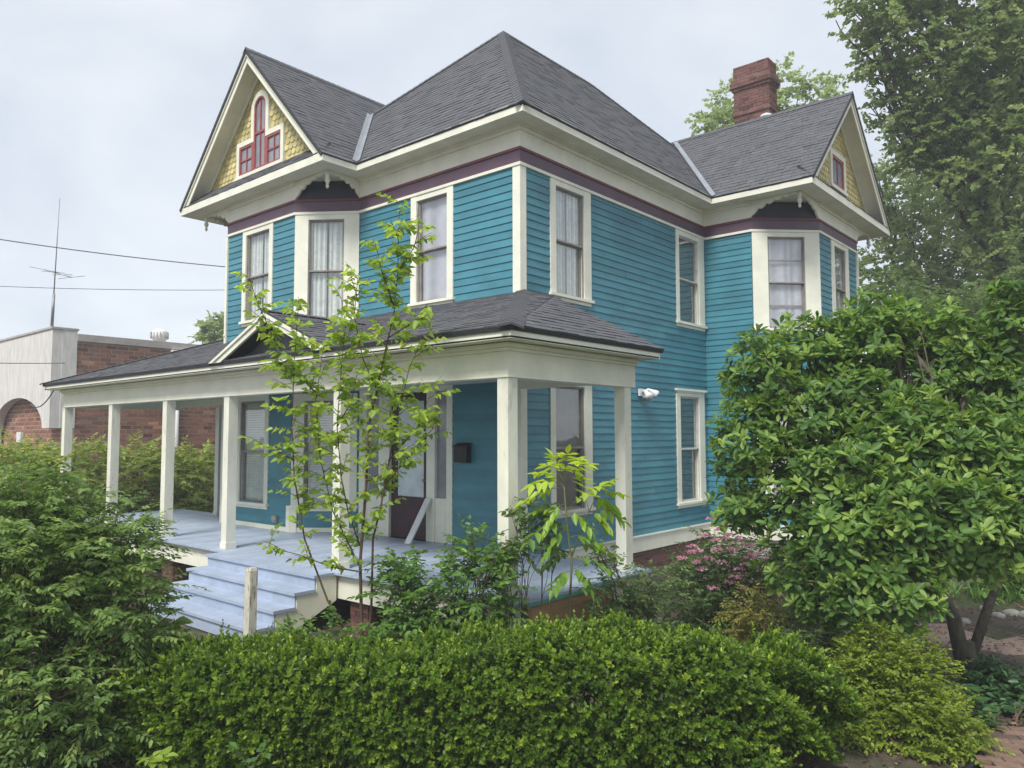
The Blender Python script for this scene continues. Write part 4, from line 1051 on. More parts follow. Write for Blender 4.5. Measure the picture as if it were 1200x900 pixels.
LM_SAP = leafmat('sapling_leaf', [(0.18, 0.295, 0.045), (0.295, 0.435, 0.062), (0.44, 0.565, 0.1)], .47, .5)
LM_ASH = leafmat('seedling_leaf', [(.09, .20, .035), (.24, .40, .045), (.48, .62, .06)], .42, .42)
LM_MID = leafmat('green_shrub_leaf', [(0.055, 0.13, 0.028), (0.1, 0.203, 0.039), (0.17, 0.3, 0.057)], .42, .38)
LM_GOLD = leafmat('golden_shrub_leaf', [(0.115, 0.172, 0.026), (0.21, 0.29, 0.035), (0.345, 0.415, 0.055)], .42, .4)
LM_FINE = leafmat('grey_green_leaf', [(.06, .12, .04), (.105, .18, .055), (.18, .265, .08)], .55, .36)
LM_BRONZE = leafmat('bronze_leaf', [(.14, .15, .03), (.24, .24, .05), (.32, .24, .09)], .5, .35)
LM_PINK = leafmat('pink_petal', [(.45, .16, .26), (.62, .30, .42), (.75, .50, .58)], .6, .4)
LM_HOSTA = leafmat('broad_ground_leaf', [(.025, .075, .030), (.05, .12, .035), (.09, .18, .05)], .4, .25)

def blob(x, y, dep, r, ry=None, rz=None): q = px(x, y, dep); return (*q, r, ry or r, rz or r)
def gpt(x, y, z=GZ): return hit(x, y, 2, z)

# ---- background trees
tree('tree', (*px(1200, 500, 24)[:2], GZ), 'big leafy shade tree towering behind the right gable', [blob(1012, 12, 24.5, 1.0), blob(1060, 35, 24, 1.35), blob(1040, 125, 24.5, .75), blob(1075, 165, 24.5, 1.0), blob(1135, 70, 24, 1.9), blob(1200, 50, 23, 2.1), blob(1135, 170, 24, 1.35), blob(1195, 190, 23, 1.8), blob(1150, 250, 24, 1.0), blob(1205, 290, 23, 1.4), blob(1100, -70, 24, 2.4), blob(1025, 75, 24.5, .7), blob(1110, 120, 24, 1.2)],
     2700, 13, .165, .13, LM_TREE, BARK, .22, slen=.8, shape='ovate', tv=.24, shell=.5)
tree('tree', (*px(1075, 500, 30)[:2], GZ), 'paler green tree between the right gable and the big shade tree', [blob(1050, 235, 30, 1.5), blob(1095, 290, 29, 1.9), blob(1050, 320, 29, 1.6), blob(1150, 345, 29, 1.9), blob(1020, 215, 30.5, 1.0), blob(1100, 215, 31, 1.3), blob(1180, 240, 30, 2.2), blob(1200, 330, 29, 2.2), blob(1160, 120, 31, 2.4)], 2300, 13, .19, .14, LM_LIGHT, BARK, .25, slen=.9)
tree('tree', (*px(1110, 520, 21)[:2], GZ), 'dark green tree behind the magnolia beside the wing of the house', [blob(1050, 380, 22, 1.5), blob(1120, 400, 21, 1.7), blob(1190, 370, 21, 1.5), blob(1090, 470, 21, 1.8), blob(1190, 500, 20, 1.7)], 1300, 13, .16, .11, LM_DARK, BARK, .2, slen=.75)
tree('tree', (*px(890, 500, 38)[:2], GZ), 'light green treetop showing behind the brick chimney', [blob(875, 150, 38, 2.2), blob(935, 125, 38, 1.9), blob(900, 190, 38, 2.6), blob(848, 150, 38, 1.2)], 900, 14, .24, .17, LM_LIGHT, BARK, .28, slen=.9)
tree('tree', (*px(262, 500, 44)[:2], GZ), 'small pale treetop beyond the left edge of the house', [blob(262, 385, 44, 1.1), blob(258, 400, 44, 1.2)], 240, 12, .24, .17, LM_LIGHT, BARK, .15, slen=.7)

# ---- hedges
def hedge(name, label, a, b, hw, h, n, L, W, lm, top_tint=.15, zlow=GZ, cat='hedge', depth=.55, shape='lance', lump=1., sprig=0, taper=0):
    a = np.array(a, float); b = np.array(b, float); ln = np.linalg.norm(b-a); u = (b-a)/ln; v = np.array([-u[1], u[0]]); base = np.array([*((a+b)/2), GZ])
    t = thing(name, base, label, cat)
    S = rng.uniform(-1.12, 1.12, n*4); D = rng.uniform(-1.15, 1.15, n*4); H = rng.uniform(-1.05, 1.15, n*4)
    s_m = S*ln/2; wob = lump*(.10*np.sin(s_m*2.1)+.07*np.sin(s_m*4.7+D*3)+.05*np.sin(s_m*11+H*6)+.05*np.sin(D*9+H*7+s_m*3))
    f = (np.abs(S)**8+np.abs(D)**4+np.abs(np.clip(H, -1, 9))**5)**(1/4)-wob*.55
    k = np.nonzero((f < 1) & (f > depth))[0]; k = k[rng.random(len(k)) < np.clip((f[k]-depth)/(1-depth), .12, 1)][:n]
    S, D, H, f = S[k], D[k], H[k], f[k]
    p = np.zeros((len(k), 3)); p[:, :2] = (a+b)/2+np.outer(S*ln/2, u)+np.outer(D*hw, v); p[:, 2] = zlow+(H+1)/2*h*(1-taper*np.clip((.45-S)/1., 0, 1))
    g_ = np.zeros((len(k), 3)); g_[:, :2] = np.outer(np.sign(S)*np.abs(S)**7*2, u)+np.outer(np.sign(D)*np.abs(D)**3, v); g_[:, 2] = np.sign(H)*np.abs(H)**4
    g_ = unit(g_+rng.normal(size=g_.shape)*.1)
    lv = Leaves(); fresh = (np.sin(p[:, 0]*23)*np.sin(p[:, 1]*19)*np.sin(p[:, 2]*21))
    tint = .30+.16*fresh+rng.normal(size=len(k))*.15
    sz = rng.uniform(.7, 1.2, len(k))
    lv.add(p, g_*.7+rng.normal(size=p.shape)*.6+np.array([0, 0, .25]), g_*.6+rng.normal(size=p.shape)*.5+np.array([0, 0, .5]), L*sz, W*sz, tint)
    if sprig:
        kk = np.nonzero(f > .9)[0]; kk = rng.choice(kk, min(sprig, len(kk)), replace=False); q = p[kk]; g2 = unit(g_[kk]*.8+np.array([0, 0, .45])+rng.normal(size=(len(kk), 3))*.35)
        ct = .42+.17*rng.normal(size=len(kk)); e1 = unit(np.cross(g2, rand_dirs(len(kk)))); e2 = np.cross(g2, e1); hl = rng.uniform(.05, .11, len(kk))*np.where(rng.random(len(kk)) < .02, 2.4, 1)
        for j in range(11):
            a_ = j*2.4; tt = (j+1)/11; dl = g2*(.35+.8*tt)+(e1*math.cos(a_)+e2*math.sin(a_))*(1.05-.6*tt)+rng.normal(size=q.shape)*.15
            sz = rng.uniform(.75, 1.15, len(kk))*(1.1-.35*tt)
            lv.add(q+g2*(hl*tt)[:, None], dl, g2+rng.normal(size=q.shape)*.2, L*sz, W*sz, ct+.22*tt-.05+rng.normal(size=len(kk))*.07)
    build_leaves(lv, 'foliage', lm, t, base, shape)
    mb = MB()
    for i in range(int(ln*7)):
        c = np.array([*((a+b)/2+u*rng.uniform(-.49, .49)*ln+v*rng.uniform(-.4, .4)*hw), GZ]); limb(mb, c, c+np.array([*(rng.normal(size=2)*.12), h*.8]), .012, .004, n=4, sides=4)
    mb.v = [tuple(np.array(q)-base) for q in mb.v]; tag(mb.build('stems', TWIG, t), kind='stuff')
    return t
hedge('boxwood_hedge', 'clipped dark green boxwood hedge running across the front of the yard', (1.05, -6.38), (5.60, -3.02), .50, .97, 60000, .044, .027, LM_HEDGE, lump=2., sprig=9500, shape='ovate', taper=.20)
BACKH = None

# ---- shrubs
def shrub(name, label, base, blobs, n, leaves, L, W, lm, slen=.35, shape='lance', stems=9, sr=.014, tb=.45, tv=.15, droop=.25, twig=TWIG, cat='shrub', parts=0, flat=.45, group=None, spread=False):
    base = np.array(base, float); t = thing(name, base, label, cat, group); mb = MB()
    for i in range(stems):
        b = blobs[i % len(blobs)]; e = np.array(b[:3])+rand_dirs(1)[0]*np.array(b[3:])*.8; pts = limb(mb, (np.array([b[0], b[1], GZ]) if spread else base)+np.array([*rng.normal(size=2)*.07, 0]), e, sr, sr*.3, bend=.1, sides=5)
        for _ in range(3): limb(mb, pts[random.randint(2, 4)], e+rand_dirs(1)[0]*np.array(b[3:])*.5, sr*.4, .003, n=4, sides=4)
    mb.v = [tuple(np.array(q)-base) for q in mb.v]; st_ = mb.build('stems', twig, t, True)
    if spread: tag(st_, kind='stuff')
    lv = Leaves(); p, u = in_blobs(blobs, n); p[:, 2] = np.maximum(p[:, 2], GZ+.06); dd = u+rng.normal(size=u.shape)*.45; dd[:, 2] = dd[:, 2]*flat+.12
    sprays(lv, p-unit(dd)*slen*.5, dd, rng.uniform(.6, 1.2, n)*slen, leaves, L, W, tb+tv*rng.normal(size=n), droop)
    f = build_leaves(lv, 'foliage', lm, t, base, shape, parts)
    return t
bl_ = []
for x, y, d_ in ((20, 575, 17.5), (75, 565, 18.5), (120, 560, 19.5), (165, 556, 20.5), (210, 560, 21.5), (250, 562, 22.5), (-30, 580, 16.5), (290, 565, 23.5)):
    bl_ += [blob(x, y, d_, 1.15, 1.15, .95), blob(x+20, y+45, d_, 1.3, 1.3, .95), blob(x-8, y-18, d_+.3, .6)]
shrub('hedge', 'loose yellow-green boundary hedge beyond the far end of the porch', (*px(130, 640, 20)[:2], GZ), bl_, 2400, 12, .15, .075, LM_BACK, .55, stems=48, sr=.03, cat='hedge', tb=.5, tv=.2, spread=True)
shrub('burning_bush', 'tall arching dense green shrub left of the boxwood hedge and porch steps', (.75, -6.95, GZ),
      [blob(40, 800, 6.2, .85, .85, .8), blob(90, 690, 6.4, .72), blob(10, 640, 6.5, .8, .8, .75), blob(140, 640, 6.7, .42), blob(-60, 720, 6., .8), blob(60, 590, 6.6, .38), blob(150, 730, 6.4, .42), blob(90, 830, 6., .55)], 2600, 16, .062, .029, LM_EUON, .36, stems=34, sr=.016, droop=.35)
shrub('shrub', 'bright yellow-green shrub behind the arching bush at the stucco arch', (*px(25, 600, 14)[:2], GZ), [blob(10, 560, 14, .7), blob(45, 560, 14, .55), blob(-30, 570, 14, .8), blob(15, 620, 14, .9)], 600, 12, .13, .07, LM_BACK, .45, tb=.55)
shrub('shrub', 'leafy green shrub between the boxwood hedge and the porch corner', (*px(520, 780, 8.1)[:2], GZ), [blob(505, 700, 8.1, .42), blob(560, 690, 8.2, .45), blob(575, 655, 8.3, .28), blob(460, 690, 8.2, .30), blob(530, 745, 8.0, .45), blob(480, 740, 8.1, .4), blob(590, 730, 8.1, .3), blob(470, 660, 8.3, .25), blob(545, 640, 8.3, .25)], 500, 10, .080, .042, LM_MID, .32, shape='ovate', stems=16, tb=.58)
shrub('shrub', 'small loose shrub in front of the wooden post beside the steps', (*px(375, 790, 8.)[:2], GZ), [blob(370, 745, 8.0, .28), blob(420, 750, 7.9, .28), blob(340, 750, 8, .18), blob(460, 755, 7.8, .25)], 110, 9, .075, .045, LM_MID, .3, shape='ovate', stems=10, tb=.6)
shrub('shrub', 'thin dark-leaved shrub rising at the porch corner post', (*px(622, 790, 8.3)[:2], GZ), [blob(628, 600, 8.4, .24), blob(640, 640, 8.4, .2), blob(605, 640, 8.4, .2)], 60, 9, .085, .05, LM_DARK, .25, shape='ovate', stems=6, sr=.01, tb=.35)
shrub('shrub', 'loose grey-green shrub at the end post of the porch', (*px(745, 770, 9.2)[:2], GZ), [blob(725, 690, 9.2, .38), blob(770, 690, 9.4, .36), blob(750, 740, 9.0, .5), blob(700, 740, 9.0, .32), blob(705, 650, 9.2, .2)], 330, 12, .065, .032, LM_FINE, .32, tb=.6, stems=16)
pinkb = shrub('flowering_shrub', 'dark green shrub with pink flower heads below the side window', (*px(850, 770, 10.2)[:2], GZ), [blob(810, 705, 10.2, .5), blob(860, 690, 10.4, .62), blob(890, 680, 10.4, .5), blob(835, 745, 9.9, .55), blob(880, 735, 9.9, .5), blob(800, 660, 10.6, .22), blob(835, 635, 10.6, .28), blob(845, 665, 10.3, .42), blob(885, 655, 10.3, .4), blob(815, 680, 10.3, .4)], 1150, 12, .062, .028, LM_FINE, .3, stems=24)
# pink flower heads
bo = np.array(pinkb.location)
for (fx_, fy_) in [(834, 609), (848, 616), (826, 628), (838, 634), (850, 632), (812, 641), (818, 646), (858, 645), (840, 645), (878, 654), (884, 650), (874, 662), (817, 659), (893, 640), (854, 683), (861, 677), (809, 648), (900, 655), (868, 632), (880, 640), (846, 660), (830, 655), (866, 668), (890, 668), (842, 622), (856, 628), (822, 668), (872, 690), (836, 690), (800, 655)]:
    c = px(fx_, fy_, 9.8+rng.uniform(-.1, .1)); lv = Leaves(); k = 40; u = rand_dirs(k); u[:, 2] = np.abs(u[:, 2])*.6
    lv.add(c+u*np.array([.075, .075, .05])*rng.uniform(.4, 1, (k, 1)), u+rng.normal(size=(k, 3))*.4, u+np.array([0, 0, .6]), rng.uniform(.02, .035, k), rng.uniform(.018, .03, k), .5+.3*rng.normal(size=k))
    build_leaves(lv, 'flower_head', LM_PINK, pinkb, bo, 'ovate')
shrub('shrub', 'small bronze-yellow shrub between the pink-flowered shrub and the boxwood hedge', (*px(890, 770, 8.4)[:2], GZ), [blob(885, 720, 8.4, .3), blob(865, 735, 8.4, .25), blob(915, 730, 8.4, .3)], 260, 10, .05, .022, LM_BRONZE, .25, stems=10)
shrub('shrub', 'shaded dark green shrub between the boxwood hedge end and the magnolia', (*px(985, 800, 7.6)[:2], GZ), [blob(975, 770, 7.6, .34), blob(1010, 775, 7.7, .3), blob(950, 740, 7.9, .3), blob(985, 830, 7.1, .3)], 420, 11, .05, .028, LM_DARK, .24, stems=12, tb=.3)
shrub('golden_shrub', 'low yellow-green shrub under the magnolia at the hedge end', (*gpt(1065, 880), ), [blob(1050, 820, 6.7, .42, .42, .36), blob(1090, 850, 6.4, .40, .4, .32), blob(1030, 780, 6.9, .38), blob(1000, 800, 6.8, .25), blob(1110, 870, 6.2, .26), blob(1070, 790, 6.9, .35), blob(985, 840, 6.6, .2), blob(1010, 850, 6.5, .3)], 2300, 11, .036, .024, LM_GOLD, .17, shape='ovate', stems=10, sr=.007, tb=.42, flat=.8)

# ---- magnolia: whorls of large leaves at the twig ends
mbase = gpt(1132, 790)
mag = thing('magnolia_tree', mbase, 'round-crowned magnolia with large glossy leaves and forked trunk beside the brick path', 'tree')
MBL = [blob(892, 440, 8.7, .46), blob(950, 405, 8.9, .42), blob(1015, 395, 8.9, .50), blob(880, 520, 8.5, .46), blob(935, 490, 8.5, .46), blob(1000, 470, 8.6, .5), blob(945, 570, 8.1, .5), blob(1010, 560, 7.9, .48), blob(1070, 520, 7.9, .52), blob(1140, 530, 7.7, .52), blob(985, 640, 7.5, .46), blob(1050, 620, 7.4, .46), blob(1120, 610, 7.3, .52), blob(1195, 585, 7.4, .48), blob(1000, 700, 7.3, .30), blob(1065, 690, 7.2, .34), blob(1165, 635, 7.3, .36), blob(1198, 390, 8.6, .42), blob(1160, 450, 8.6, .42), blob(1100, 450, 8.9, .46), blob(1062, 400, 9, .34), blob(1215, 500, 8.4, .55), blob(870, 590, 8.5, .32), blob(930, 660, 8.0, .34), blob(1055, 365, 9, .2), blob(960, 700, 7.8, .3), blob(1185, 350, 8.6, .25), blob(1105, 395, 8.9, .36), blob(1140, 420, 8.8, .32)]
mb = MB(); fork_ = mbase+np.array([.0, 0, .35])
mb.tube([mbase+np.array([0, 0, -.05]), mbase+np.array([0, 0, .12]), fork_], [.13, .105, .095], 10)
t1 = px(1105, 700, 8.6); t2 = px(1182, 655, 8.8); mb.tube([mbase+np.array([-.02, 0, .1]), fork_+(t1-fork_)*.5, t1, px(1075, 610, 8.4)], [.085, .078, .07, .045], 9); mb.tube([mbase+np.array([.03, 0, .1]), fork_+(t2-fork_)*.45+np.array([.03, 0, -.03]), t2, px(1200, 580, 8.7)], [.058, .052, .046, .032], 8)
for b in MBL:
    c = np.array(b[:3]); s = px(1075, 610, 8.4) if b[0]*RT[0]+b[1]*RT[1] < (t2[0]*RT[0]+t2[1]*RT[1])-.3 else px(1200, 580, 8.7)
    pts = limb(mb, s, c, .04, .018)
    for _ in range(6): limb(mb, pts[random.randint(2, 5)], c+rand_dirs(1)[0]*np.array(b[3:])*.8, .014, .005, n=4, sides=5)
mb.v = [tuple(np.array(q)-mbase) for q in mb.v]; mb.build('trunk', BARKG, mag, True)
lv = Leaves(); n = 4200; p, u = in_blobs(MBL, n, .58)
ax_ = unit(u*.7+np.array([0, 0, .85])+rng.normal(size=u.shape)*.3)
out_ = .40+.15*rng.normal(size=n); fresh = rng.random(n) < .33; vig = rng.uniform(.72, 1.15, n)
whorls(lv, p, ax_, 7, .128*vig, .056*vig, out_+.26*fresh, (-.25, .95), .14); whorls(lv, p[fresh], ax_[fresh], 4, .10, .042, out_[fresh]+.5, (.7, 1.2))
build_leaves(lv, 'crown', LM_MAG, mag, mbase, 'obovate', parts=280, fold=.14, droop=.18)

# ---- tall sapling in front of the porch
SD = 8.25
sb_ = np.array([*px(425, 760, SD)[:2], GZ]); sap = thing('sapling', sb_, 'slender multi-stemmed sapling with light green leaves in front of the porch', 'tree')
stems = [[(424, 760), (424, 737), (422, 659), (429, 569), (432, 500), (441, 460), (453, 405), (462, 364), (466, 321), (468, 235)], [(412, 760), (399, 728), (384, 704), (357, 632), (345, 560), (342, 500), (345, 420), (350, 355)],
         [(422, 665), (405, 630), (390, 599), (375, 536), (370, 470), (380, 400)], [(422, 640), (408, 600), (400, 560), (395, 500), (400, 430), (405, 380), (400, 350)], [(430, 760), (435, 719), (437, 632), (447, 590), (456, 540), (468, 480), (480, 430), (497, 395)],
         [(450, 570), (475, 540), (500, 510), (522, 487)], [(423, 670), (390, 665), (350, 650), (310, 640)], [(441, 455), (425, 420), (415, 370), (420, 320)], [(456, 395), (480, 380), (510, 365)], [(345, 540), (320, 525), (305, 520)], [(462, 360), (448, 320), (440, 285)], [(466, 320), (485, 290), (492, 265)], [(345, 430), (322, 400), (300, 350), (292, 325)], [(395, 500), (412, 470), (418, 440)], [(455, 540), (490, 500), (505, 460)], [(370, 460), (350, 440), (325, 430)]]
mb = MB(); lv = Leaves(); P0 = []; D0 = []
for k, st in enumerate(stems):
    dj = SD+(0 if k < 2 else rng.uniform(-.25, .3)); pts = [px(x, y, SD+(dj-SD)*i/(len(st)-1)) for i, (x, y) in enumerate(st)]
    for i_, q_ in enumerate(pts): q_[2] = max(q_[2], GZ) 
    if st[0][1] == 760: pts[0] = sb_+np.array([0, 0, -.01])
    r0 = .022 if k in (0,) else (.016 if k in (1, 4) else .009); mb.tube(pts, list(np.linspace(r0, .003, len(pts))), 6)
    for i in range(len(pts)-1):
        seg = pts[i+1]-pts[i]; Ls = np.linalg.norm(seg)
        y_m = (st[i][1]+st[i+1][1])/2
        if y_m > 655 and k != 6: continue
        dens = 21 if y_m < 600 else 12
        for _ in range(max(1, int(Ls*dens))):
            q = pts[i]+seg*rng.random(); d = rand_dirs(1)[0]; d[2] = abs(d[2])*.4+.1; d = d+seg/Ls*.3; P0.append(q); D0.append(d)
P0 = np.array(P0); D0 = unit(np.array(D0)); ls = rng.uniform(.12, .34, len(P0))
for q, d, l_ in zip(P0, D0, ls): mb.tube([q, q+d*l_*.5, q+d*l_+np.array([0, 0, -.02])], [.004, .003, .002], 4, cap=False)
mb.v = [tuple(np.array(q)-sb_) for q in mb.v]; mb.build('stems', TWIG, sap, True)
sprays(lv, P0, D0, ls, 6, .088, .064, .5+.2*rng.normal(size=len(P0)), .45, .7)
build_leaves(lv, 'foliage', LM_SAP, sap, sb_, 'heart', parts=220, fold=.2, droop=.32)

# ---- ash seedling with compound leaves
AD = 8.15
ab_ = np.array([*px(667, 760, AD)[:2], GZ]); ash = thing('ash_seedling', ab_, 'young seedling with fresh yellow-green compound leaves before the porch side', 'tree')
mb = MB(); lv = Leaves()
st = [px(x, y, AD) for x, y in [(667, 760), (667, 720), (670, 660), (664, 610), (661, 570)]]; st[0][2] = GZ
mb.tube(st, [.016, .014, .012, .009, .005], 7)
br2 = [px(x, y, AD) for x, y in [(669, 655), (678, 630), (690, 600), (697, 585)]]; mb.tube(br2, [.008, .007, .005, .004], 6)
tips = [((661, 565), (640, 545), 1.), ((661, 565), (665, 532), 1.), ((661, 565), (690, 545), 1.), ((661, 570), (622, 570), .9), ((661, 572), (612, 590), .8), ((662, 590), (640, 620), .55), ((663, 600), (705, 570), .8), ((697, 585), (728, 580), .75), ((697, 585), (720, 600), .6), ((690, 600), (712, 620), .6), ((664, 610), (618, 635), .3), ((666, 630), (700, 640), .35), ((668, 650), (640, 665), .15), ((669, 655), (712, 668), .25), ((664, 605), (630, 600), .6), ((690, 600), (680, 560), .85), ((670, 665), (690, 690), .25), ((668, 670), (650, 690), .2), ((664, 600), (690, 620), .5), ((661, 566), (648, 535), .95), ((661, 566), (680, 538), 1.), ((661, 570), (630, 555), .95), ((663, 595), (618, 610), .6), ((697, 585), (715, 565), .8), ((690, 600), (730, 610), .5), ((665, 620), (640, 650), .35), ((668, 640), (720, 650), .3)]
for a, b, tn in tips:
    A = px(*a, AD); B = px(*b, AD+rng.uniform(-.28, .28)); rach = [A+(B-A)*t+np.array([0, 0, .06*math.sin(math.pi*t)]) for t in np.linspace(0, 1, 5)]
    mb.tube(rach, [.004, .0035, .003, .0025, .002], 4, cap=False)
    d = unit(B-A); sd = unit(np.cross(d, [0, 0, 1.])+rng.normal(size=3)*.2)
    for t in (.35, .55, .75, .92):
        c = A+(B-A)*t+np.array([0, 0, .06*math.sin(math.pi*t)])
        for s in (-1, 1):
            lv.add(c[None], (d*.55+sd*s*.8+np.array([0, 0, -.28])+rng.normal(size=3)*.12)[None], (np.array([0, 0, 1.])+rng.normal(size=3)*.2)[None], np.array([.155*rng.uniform(.8, 1.15)]), np.array([.074]), np.array([tn+rng.normal()*.08]))
    lv.add(B[None], (d+np.array([0, 0, -.3]))[None], np.array([[0, 0, 1.]]), np.array([.14]), np.array([.066]), np.array([tn]))
mb.v = [tuple(np.array(q)-ab_) for q in mb.v]; mb.build('stem', TWIGG, ash, True)
build_leaves(lv, 'foliage', LM_ASH, ash, ab_, 'lance', parts=len(tips)*9-4, fold=.15, droop=.2)

# ---- broad-leaved plants by the path, small weeds in front of the hedge
def rosette(name, label, pos, k, L, W, lm, tint, lay=3, group=None, parts=40, hgt=.12, el=(.1, .7)):
    pos = np.array(pos, float); t = thing(name, pos, label, 'plant', group); lv = Leaves(); mb = MB()
    for j in range(lay):
        p = (pos+np.array([*rng.normal(size=2)*.05, hgt*(j+1)/lay+.03]))[None]; mb.tube([pos, p[0]], [.007, .004], 5)
        whorls(lv, p, np.array([[0, 0, 1.]]), k, L, W, np.array([tint]), el, .18)
    mb.v = [tuple(np.array(q)-pos) for q in mb.v]; mb.build('stem', TWIGG, t)
    build_leaves(lv, 'foliage', lm, t, pos, 'ovate', parts=min(parts, k*lay-2), fold=.12, droop=.3); return t
for i, (x, y, L) in enumerate([(1148, 838, .17), (1135, 815, .14), (1165, 850, .15)]):
    rosette('broad_leaf_plant', ('broad-leaved green plant by the black path edging below the magnolia', 'broad-leaved plant right against the foot of the magnolia trunk', 'broad-leaved plant between the dark leafy clump and the golden shrub')[i], gpt(x, y+14), 7, L, L*.52, LM_HOSTA, .6, 3, 'broad-leaved plants at the magnolia', hgt=.2)
shrub('ground_cover', 'low dark green leafy clump right of the magnolia trunk', gpt(1190, 850), [blob(1185, 815, 7.6, .36, .36, .22), blob(1205, 840, 7.3, .36, .36, .22), blob(1165, 800, 7.9, .28, .28, .2)], 300, 9, .075, .05, LM_HOSTA, .2, shape='ovate', stems=8, cat='plant')
rosette('weed', 'pale green broad weed growing at the front foot of the boxwood hedge', (*px(190, 905, 5.25)[:2], px(190, 905, 5.25)[2]-.02), 6, .10, .06, LM_SAP, .35, 3)
rosette('weed', 'grey-green weed sprouting from the front face of the boxwood hedge', px(292, 900, 5.45), 6, .07, .045, LM_HOSTA, .9, 3)
rosette('weed', 'broad drooping leaf cluster between the arching bush and the boxwood hedge', px(205, 735, 6.9), 7, .17, .09, LM_SAP, .2, 2, hgt=.06, el=(-.1, .3))
rosette('vine', 'pale yellow-green vine leaves on top of the boxwood hedge below the sapling', px(450, 765, 7.2), 9, .10, .085, LM_SAP, .75, 3, hgt=.08, el=(-.1, .4))

# ================================================================== paths, edging, stones, litter
PAVER = mat('paver_brick', (.19, .125, .095), .9, .2, 14, .4, 50, tintmix=((.6, .62, .65), (1, 1, 1), (1.25, 1.2, 1.15)))
m = MB(); m.tint = 0
pc = gpt(1215, 905)
m.box(-.9, .9, -1.2, 1.2, 0, .012); path = m.build('path', mat('path_sand', (.10, .08, .062), .95, .2, 20, .3), org=None); path.location = (pc[0]+.62, pc[1]-.12, GZ+.03); path.rotation_euler = (0, 0, .5); tag(path, kind='structure')
q = MB(); q.box(-.098, .098, -.046, .046, .0, .045); bm0 = []
for k in range(5):
    q.t = [k/4]*8; oo = q.build('brick', PAVER, path); bm0.append(oo.data); bpy.data.objects.remove(oo)
for j in range(-11, 12):
    for i in range(-4, 5):
        oo = bpy.data.objects.new('brick', random.choice(bm0)); COL.objects.link(oo); oo.parent = path
        oo.location = (i*.205+(j % 2)*.1, j*.1, random.uniform(.004, .010)); oo.rotation_euler = (random.uniform(-.02, .02), random.uniform(-.02, .02), random.uniform(-.02, .02))
m = MB(); e_pts = [gpt(1120, 925), gpt(1150, 893), gpt(1168, 876), gpt(1195, 862), gpt(1240, 850)]; m.tube([p+np.array([0, 0, .05]) for p in e_pts], .03, 8); tag(m.build('path_edging', BLACKM, None, True, org=tuple(e_pts[0])), 'black flexible edging strip curving along the brick path corner', 'edging')
# far garden path behind the magnolia
m = MB(); c1, c2 = gpt(1080, 748), gpt(1240, 748)
dv = unit(c2-c1); nv_ = np.array([-dv[1], dv[0], 0])
m.prism([c1-nv_*.75+np.array([0, 0, -.015]), c2-nv_*.75+np.array([0, 0, -.015]), c2+nv_*.75+np.array([0, 0, -.015]), c1+nv_*.75+np.array([0, 0, -.015])], (0, 0, .02))
tag(m.build('garden_path', mat('pink_gravel', (.30, .215, .175), .95, .2, 30, .5, 60)), kind='structure')
STONE = mat('field_stone', (.36, .34, .31), .9, .2, 10, .4, 40)
for i, (x, y, s) in enumerate([(1186, 722, .10), (1170, 724, .08), (1203, 724, .1), (1130, 730, .07), (1155, 716, .08), (1110, 728, .08)]):
    c = gpt(x, y); mb = MB(); vs = []; fs = []; nn_ = 8
    for r_, z in ((.85, -.02), (1., .06), (.75, .11), (.3, .135)):
        vs += [c+np.array([math.cos(2*math.pi*k/nn_)*s*r_*rng.uniform(.85, 1.1)*1.25, math.sin(2*math.pi*k/nn_)*s*r_*rng.uniform(.85, 1.1), z*s/.14]) for k in range(nn_)]
    for a_ in range(3):
        for k in range(nn_): fs.append((a_*nn_+k, a_*nn_+(k+1) % nn_, (a_+1)*nn_+(k+1) % nn_, (a_+1)*nn_+k))
    fs.append(tuple(range(3*nn_, 4*nn_))); mb.add(vs, fs)
    tag(mb.build('stone', STONE, None, True, org=tuple(c)), 'pale rounded edging stone beyond the garden path behind the magnolia', 'stone', 'stones edging the garden bed')
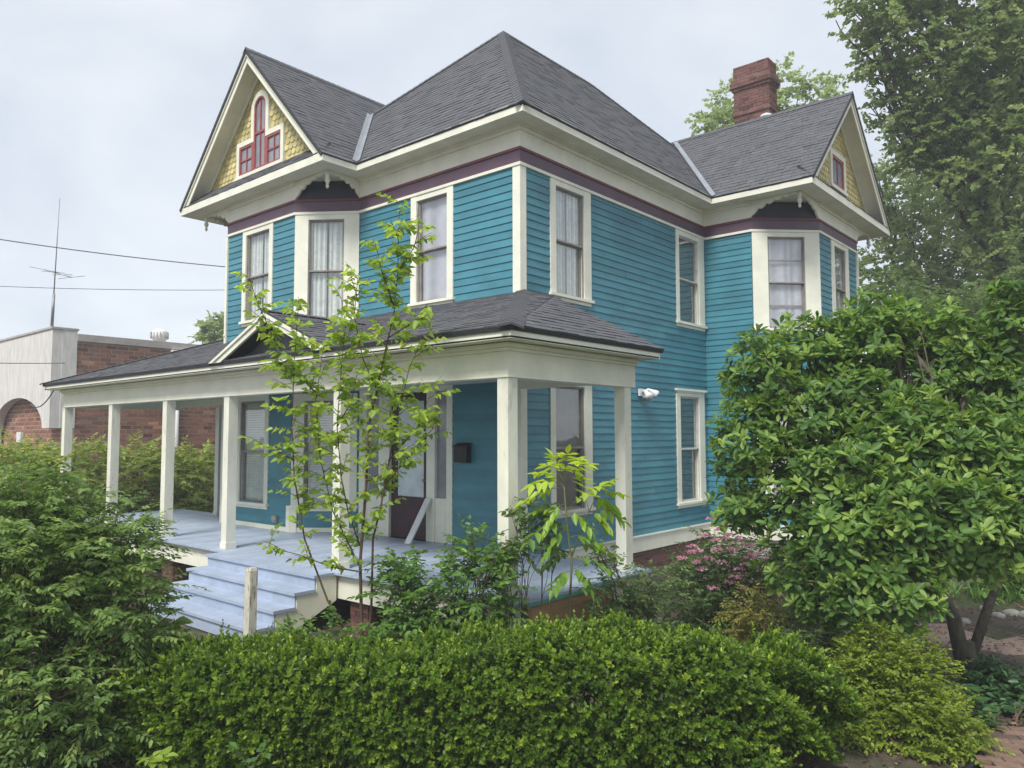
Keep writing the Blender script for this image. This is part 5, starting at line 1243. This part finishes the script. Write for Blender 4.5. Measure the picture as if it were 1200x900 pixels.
shrub('shrub', 'low pale green shrub in the bed beyond the garden path', (*px(1185, 700, 12.5)[:2], GZ), [blob(1185, 665, 12.5, .5), blob(1165, 690, 12.2, .35), blob(1210, 680, 12.3, .5)], 260, 10, .085, .05, LM_MID, .35, shape='ovate', stems=10, tb=.7)
# leaf litter
lv = Leaves(); n = 16000; p = np.zeros((n, 3)); p[:, 0] = rng.uniform(0, 9.5, n); p[:, 1] = rng.uniform(-7.5, 6, n); p[:, 2] = GZ+rng.uniform(.005, .045, n)
keep = ~((p[:, 0] < 2.3) & (p[:, 1] > -3)); p = p[keep]; n = len(p)
dd = rand_dirs(n); dd[:, 2] *= .25; lv.add(p, dd, np.array([0, 0, 1.])+rng.normal(size=(n, 3))*.3, rng.uniform(.03, .07, n), rng.uniform(.015, .035, n), rng.random(n))
LIT = leafmat('dry_leaf', [(.06, .04, .025), (.13, .085, .05), (.24, .17, .11)], .8, .1)
lo_ = build_leaves(lv, 'leaf_litter', LIT, None, (0, 0, 0), 'lance'); tag(lo_, 'dry brown leaf litter', None, None, 'stuff')
# grass and weeds beds behind the paths
lv = Leaves(); n = 9000; p = np.zeros((n, 3)); p[:, 0] = rng.uniform(2.5, 12, n); p[:, 1] = rng.uniform(4.5, 14, n); p[:, 2] = GZ; p = p[np.sin(p[:, 0]*1.3)+np.sin(p[:, 1]*1.7) > .3]; n = len(p)
dd = rng.normal(size=(n, 3))*.5; dd[:, 2] = 1; lv.add(p, dd, rand_dirs(n), rng.uniform(.12, .35, n), rng.uniform(.02, .05, n), .5+.25*rng.normal(size=n))
lo_ = build_leaves(lv, 'bed_plants', LM_MID, None, (0, 0, 0), 'lance'); tag(lo_, 'low green bed plants beyond the garden path', None, None, 'stuff')

# ================================================================== haze: thin volume added round everything to veil it and lift the darks
m = MB(); m.box(-60, 25, -25, 60, -1, 22)
HZ = bpy.data.materials.new('haze_veil'); HZ.use_nodes = True; t = HZ.node_tree; t.nodes.clear()
pv = t.nodes.new('ShaderNodeVolumePrincipled'); pv.inputs['Color'].default_value = (.86, .90, .95, 1); pv.inputs['Density'].default_value = .0026
mo = t.nodes.new('ShaderNodeOutputMaterial'); t.links.new(pv.outputs[0], mo.inputs['Volume'])
tag(m.build('haze', HZ), kind='stuff')
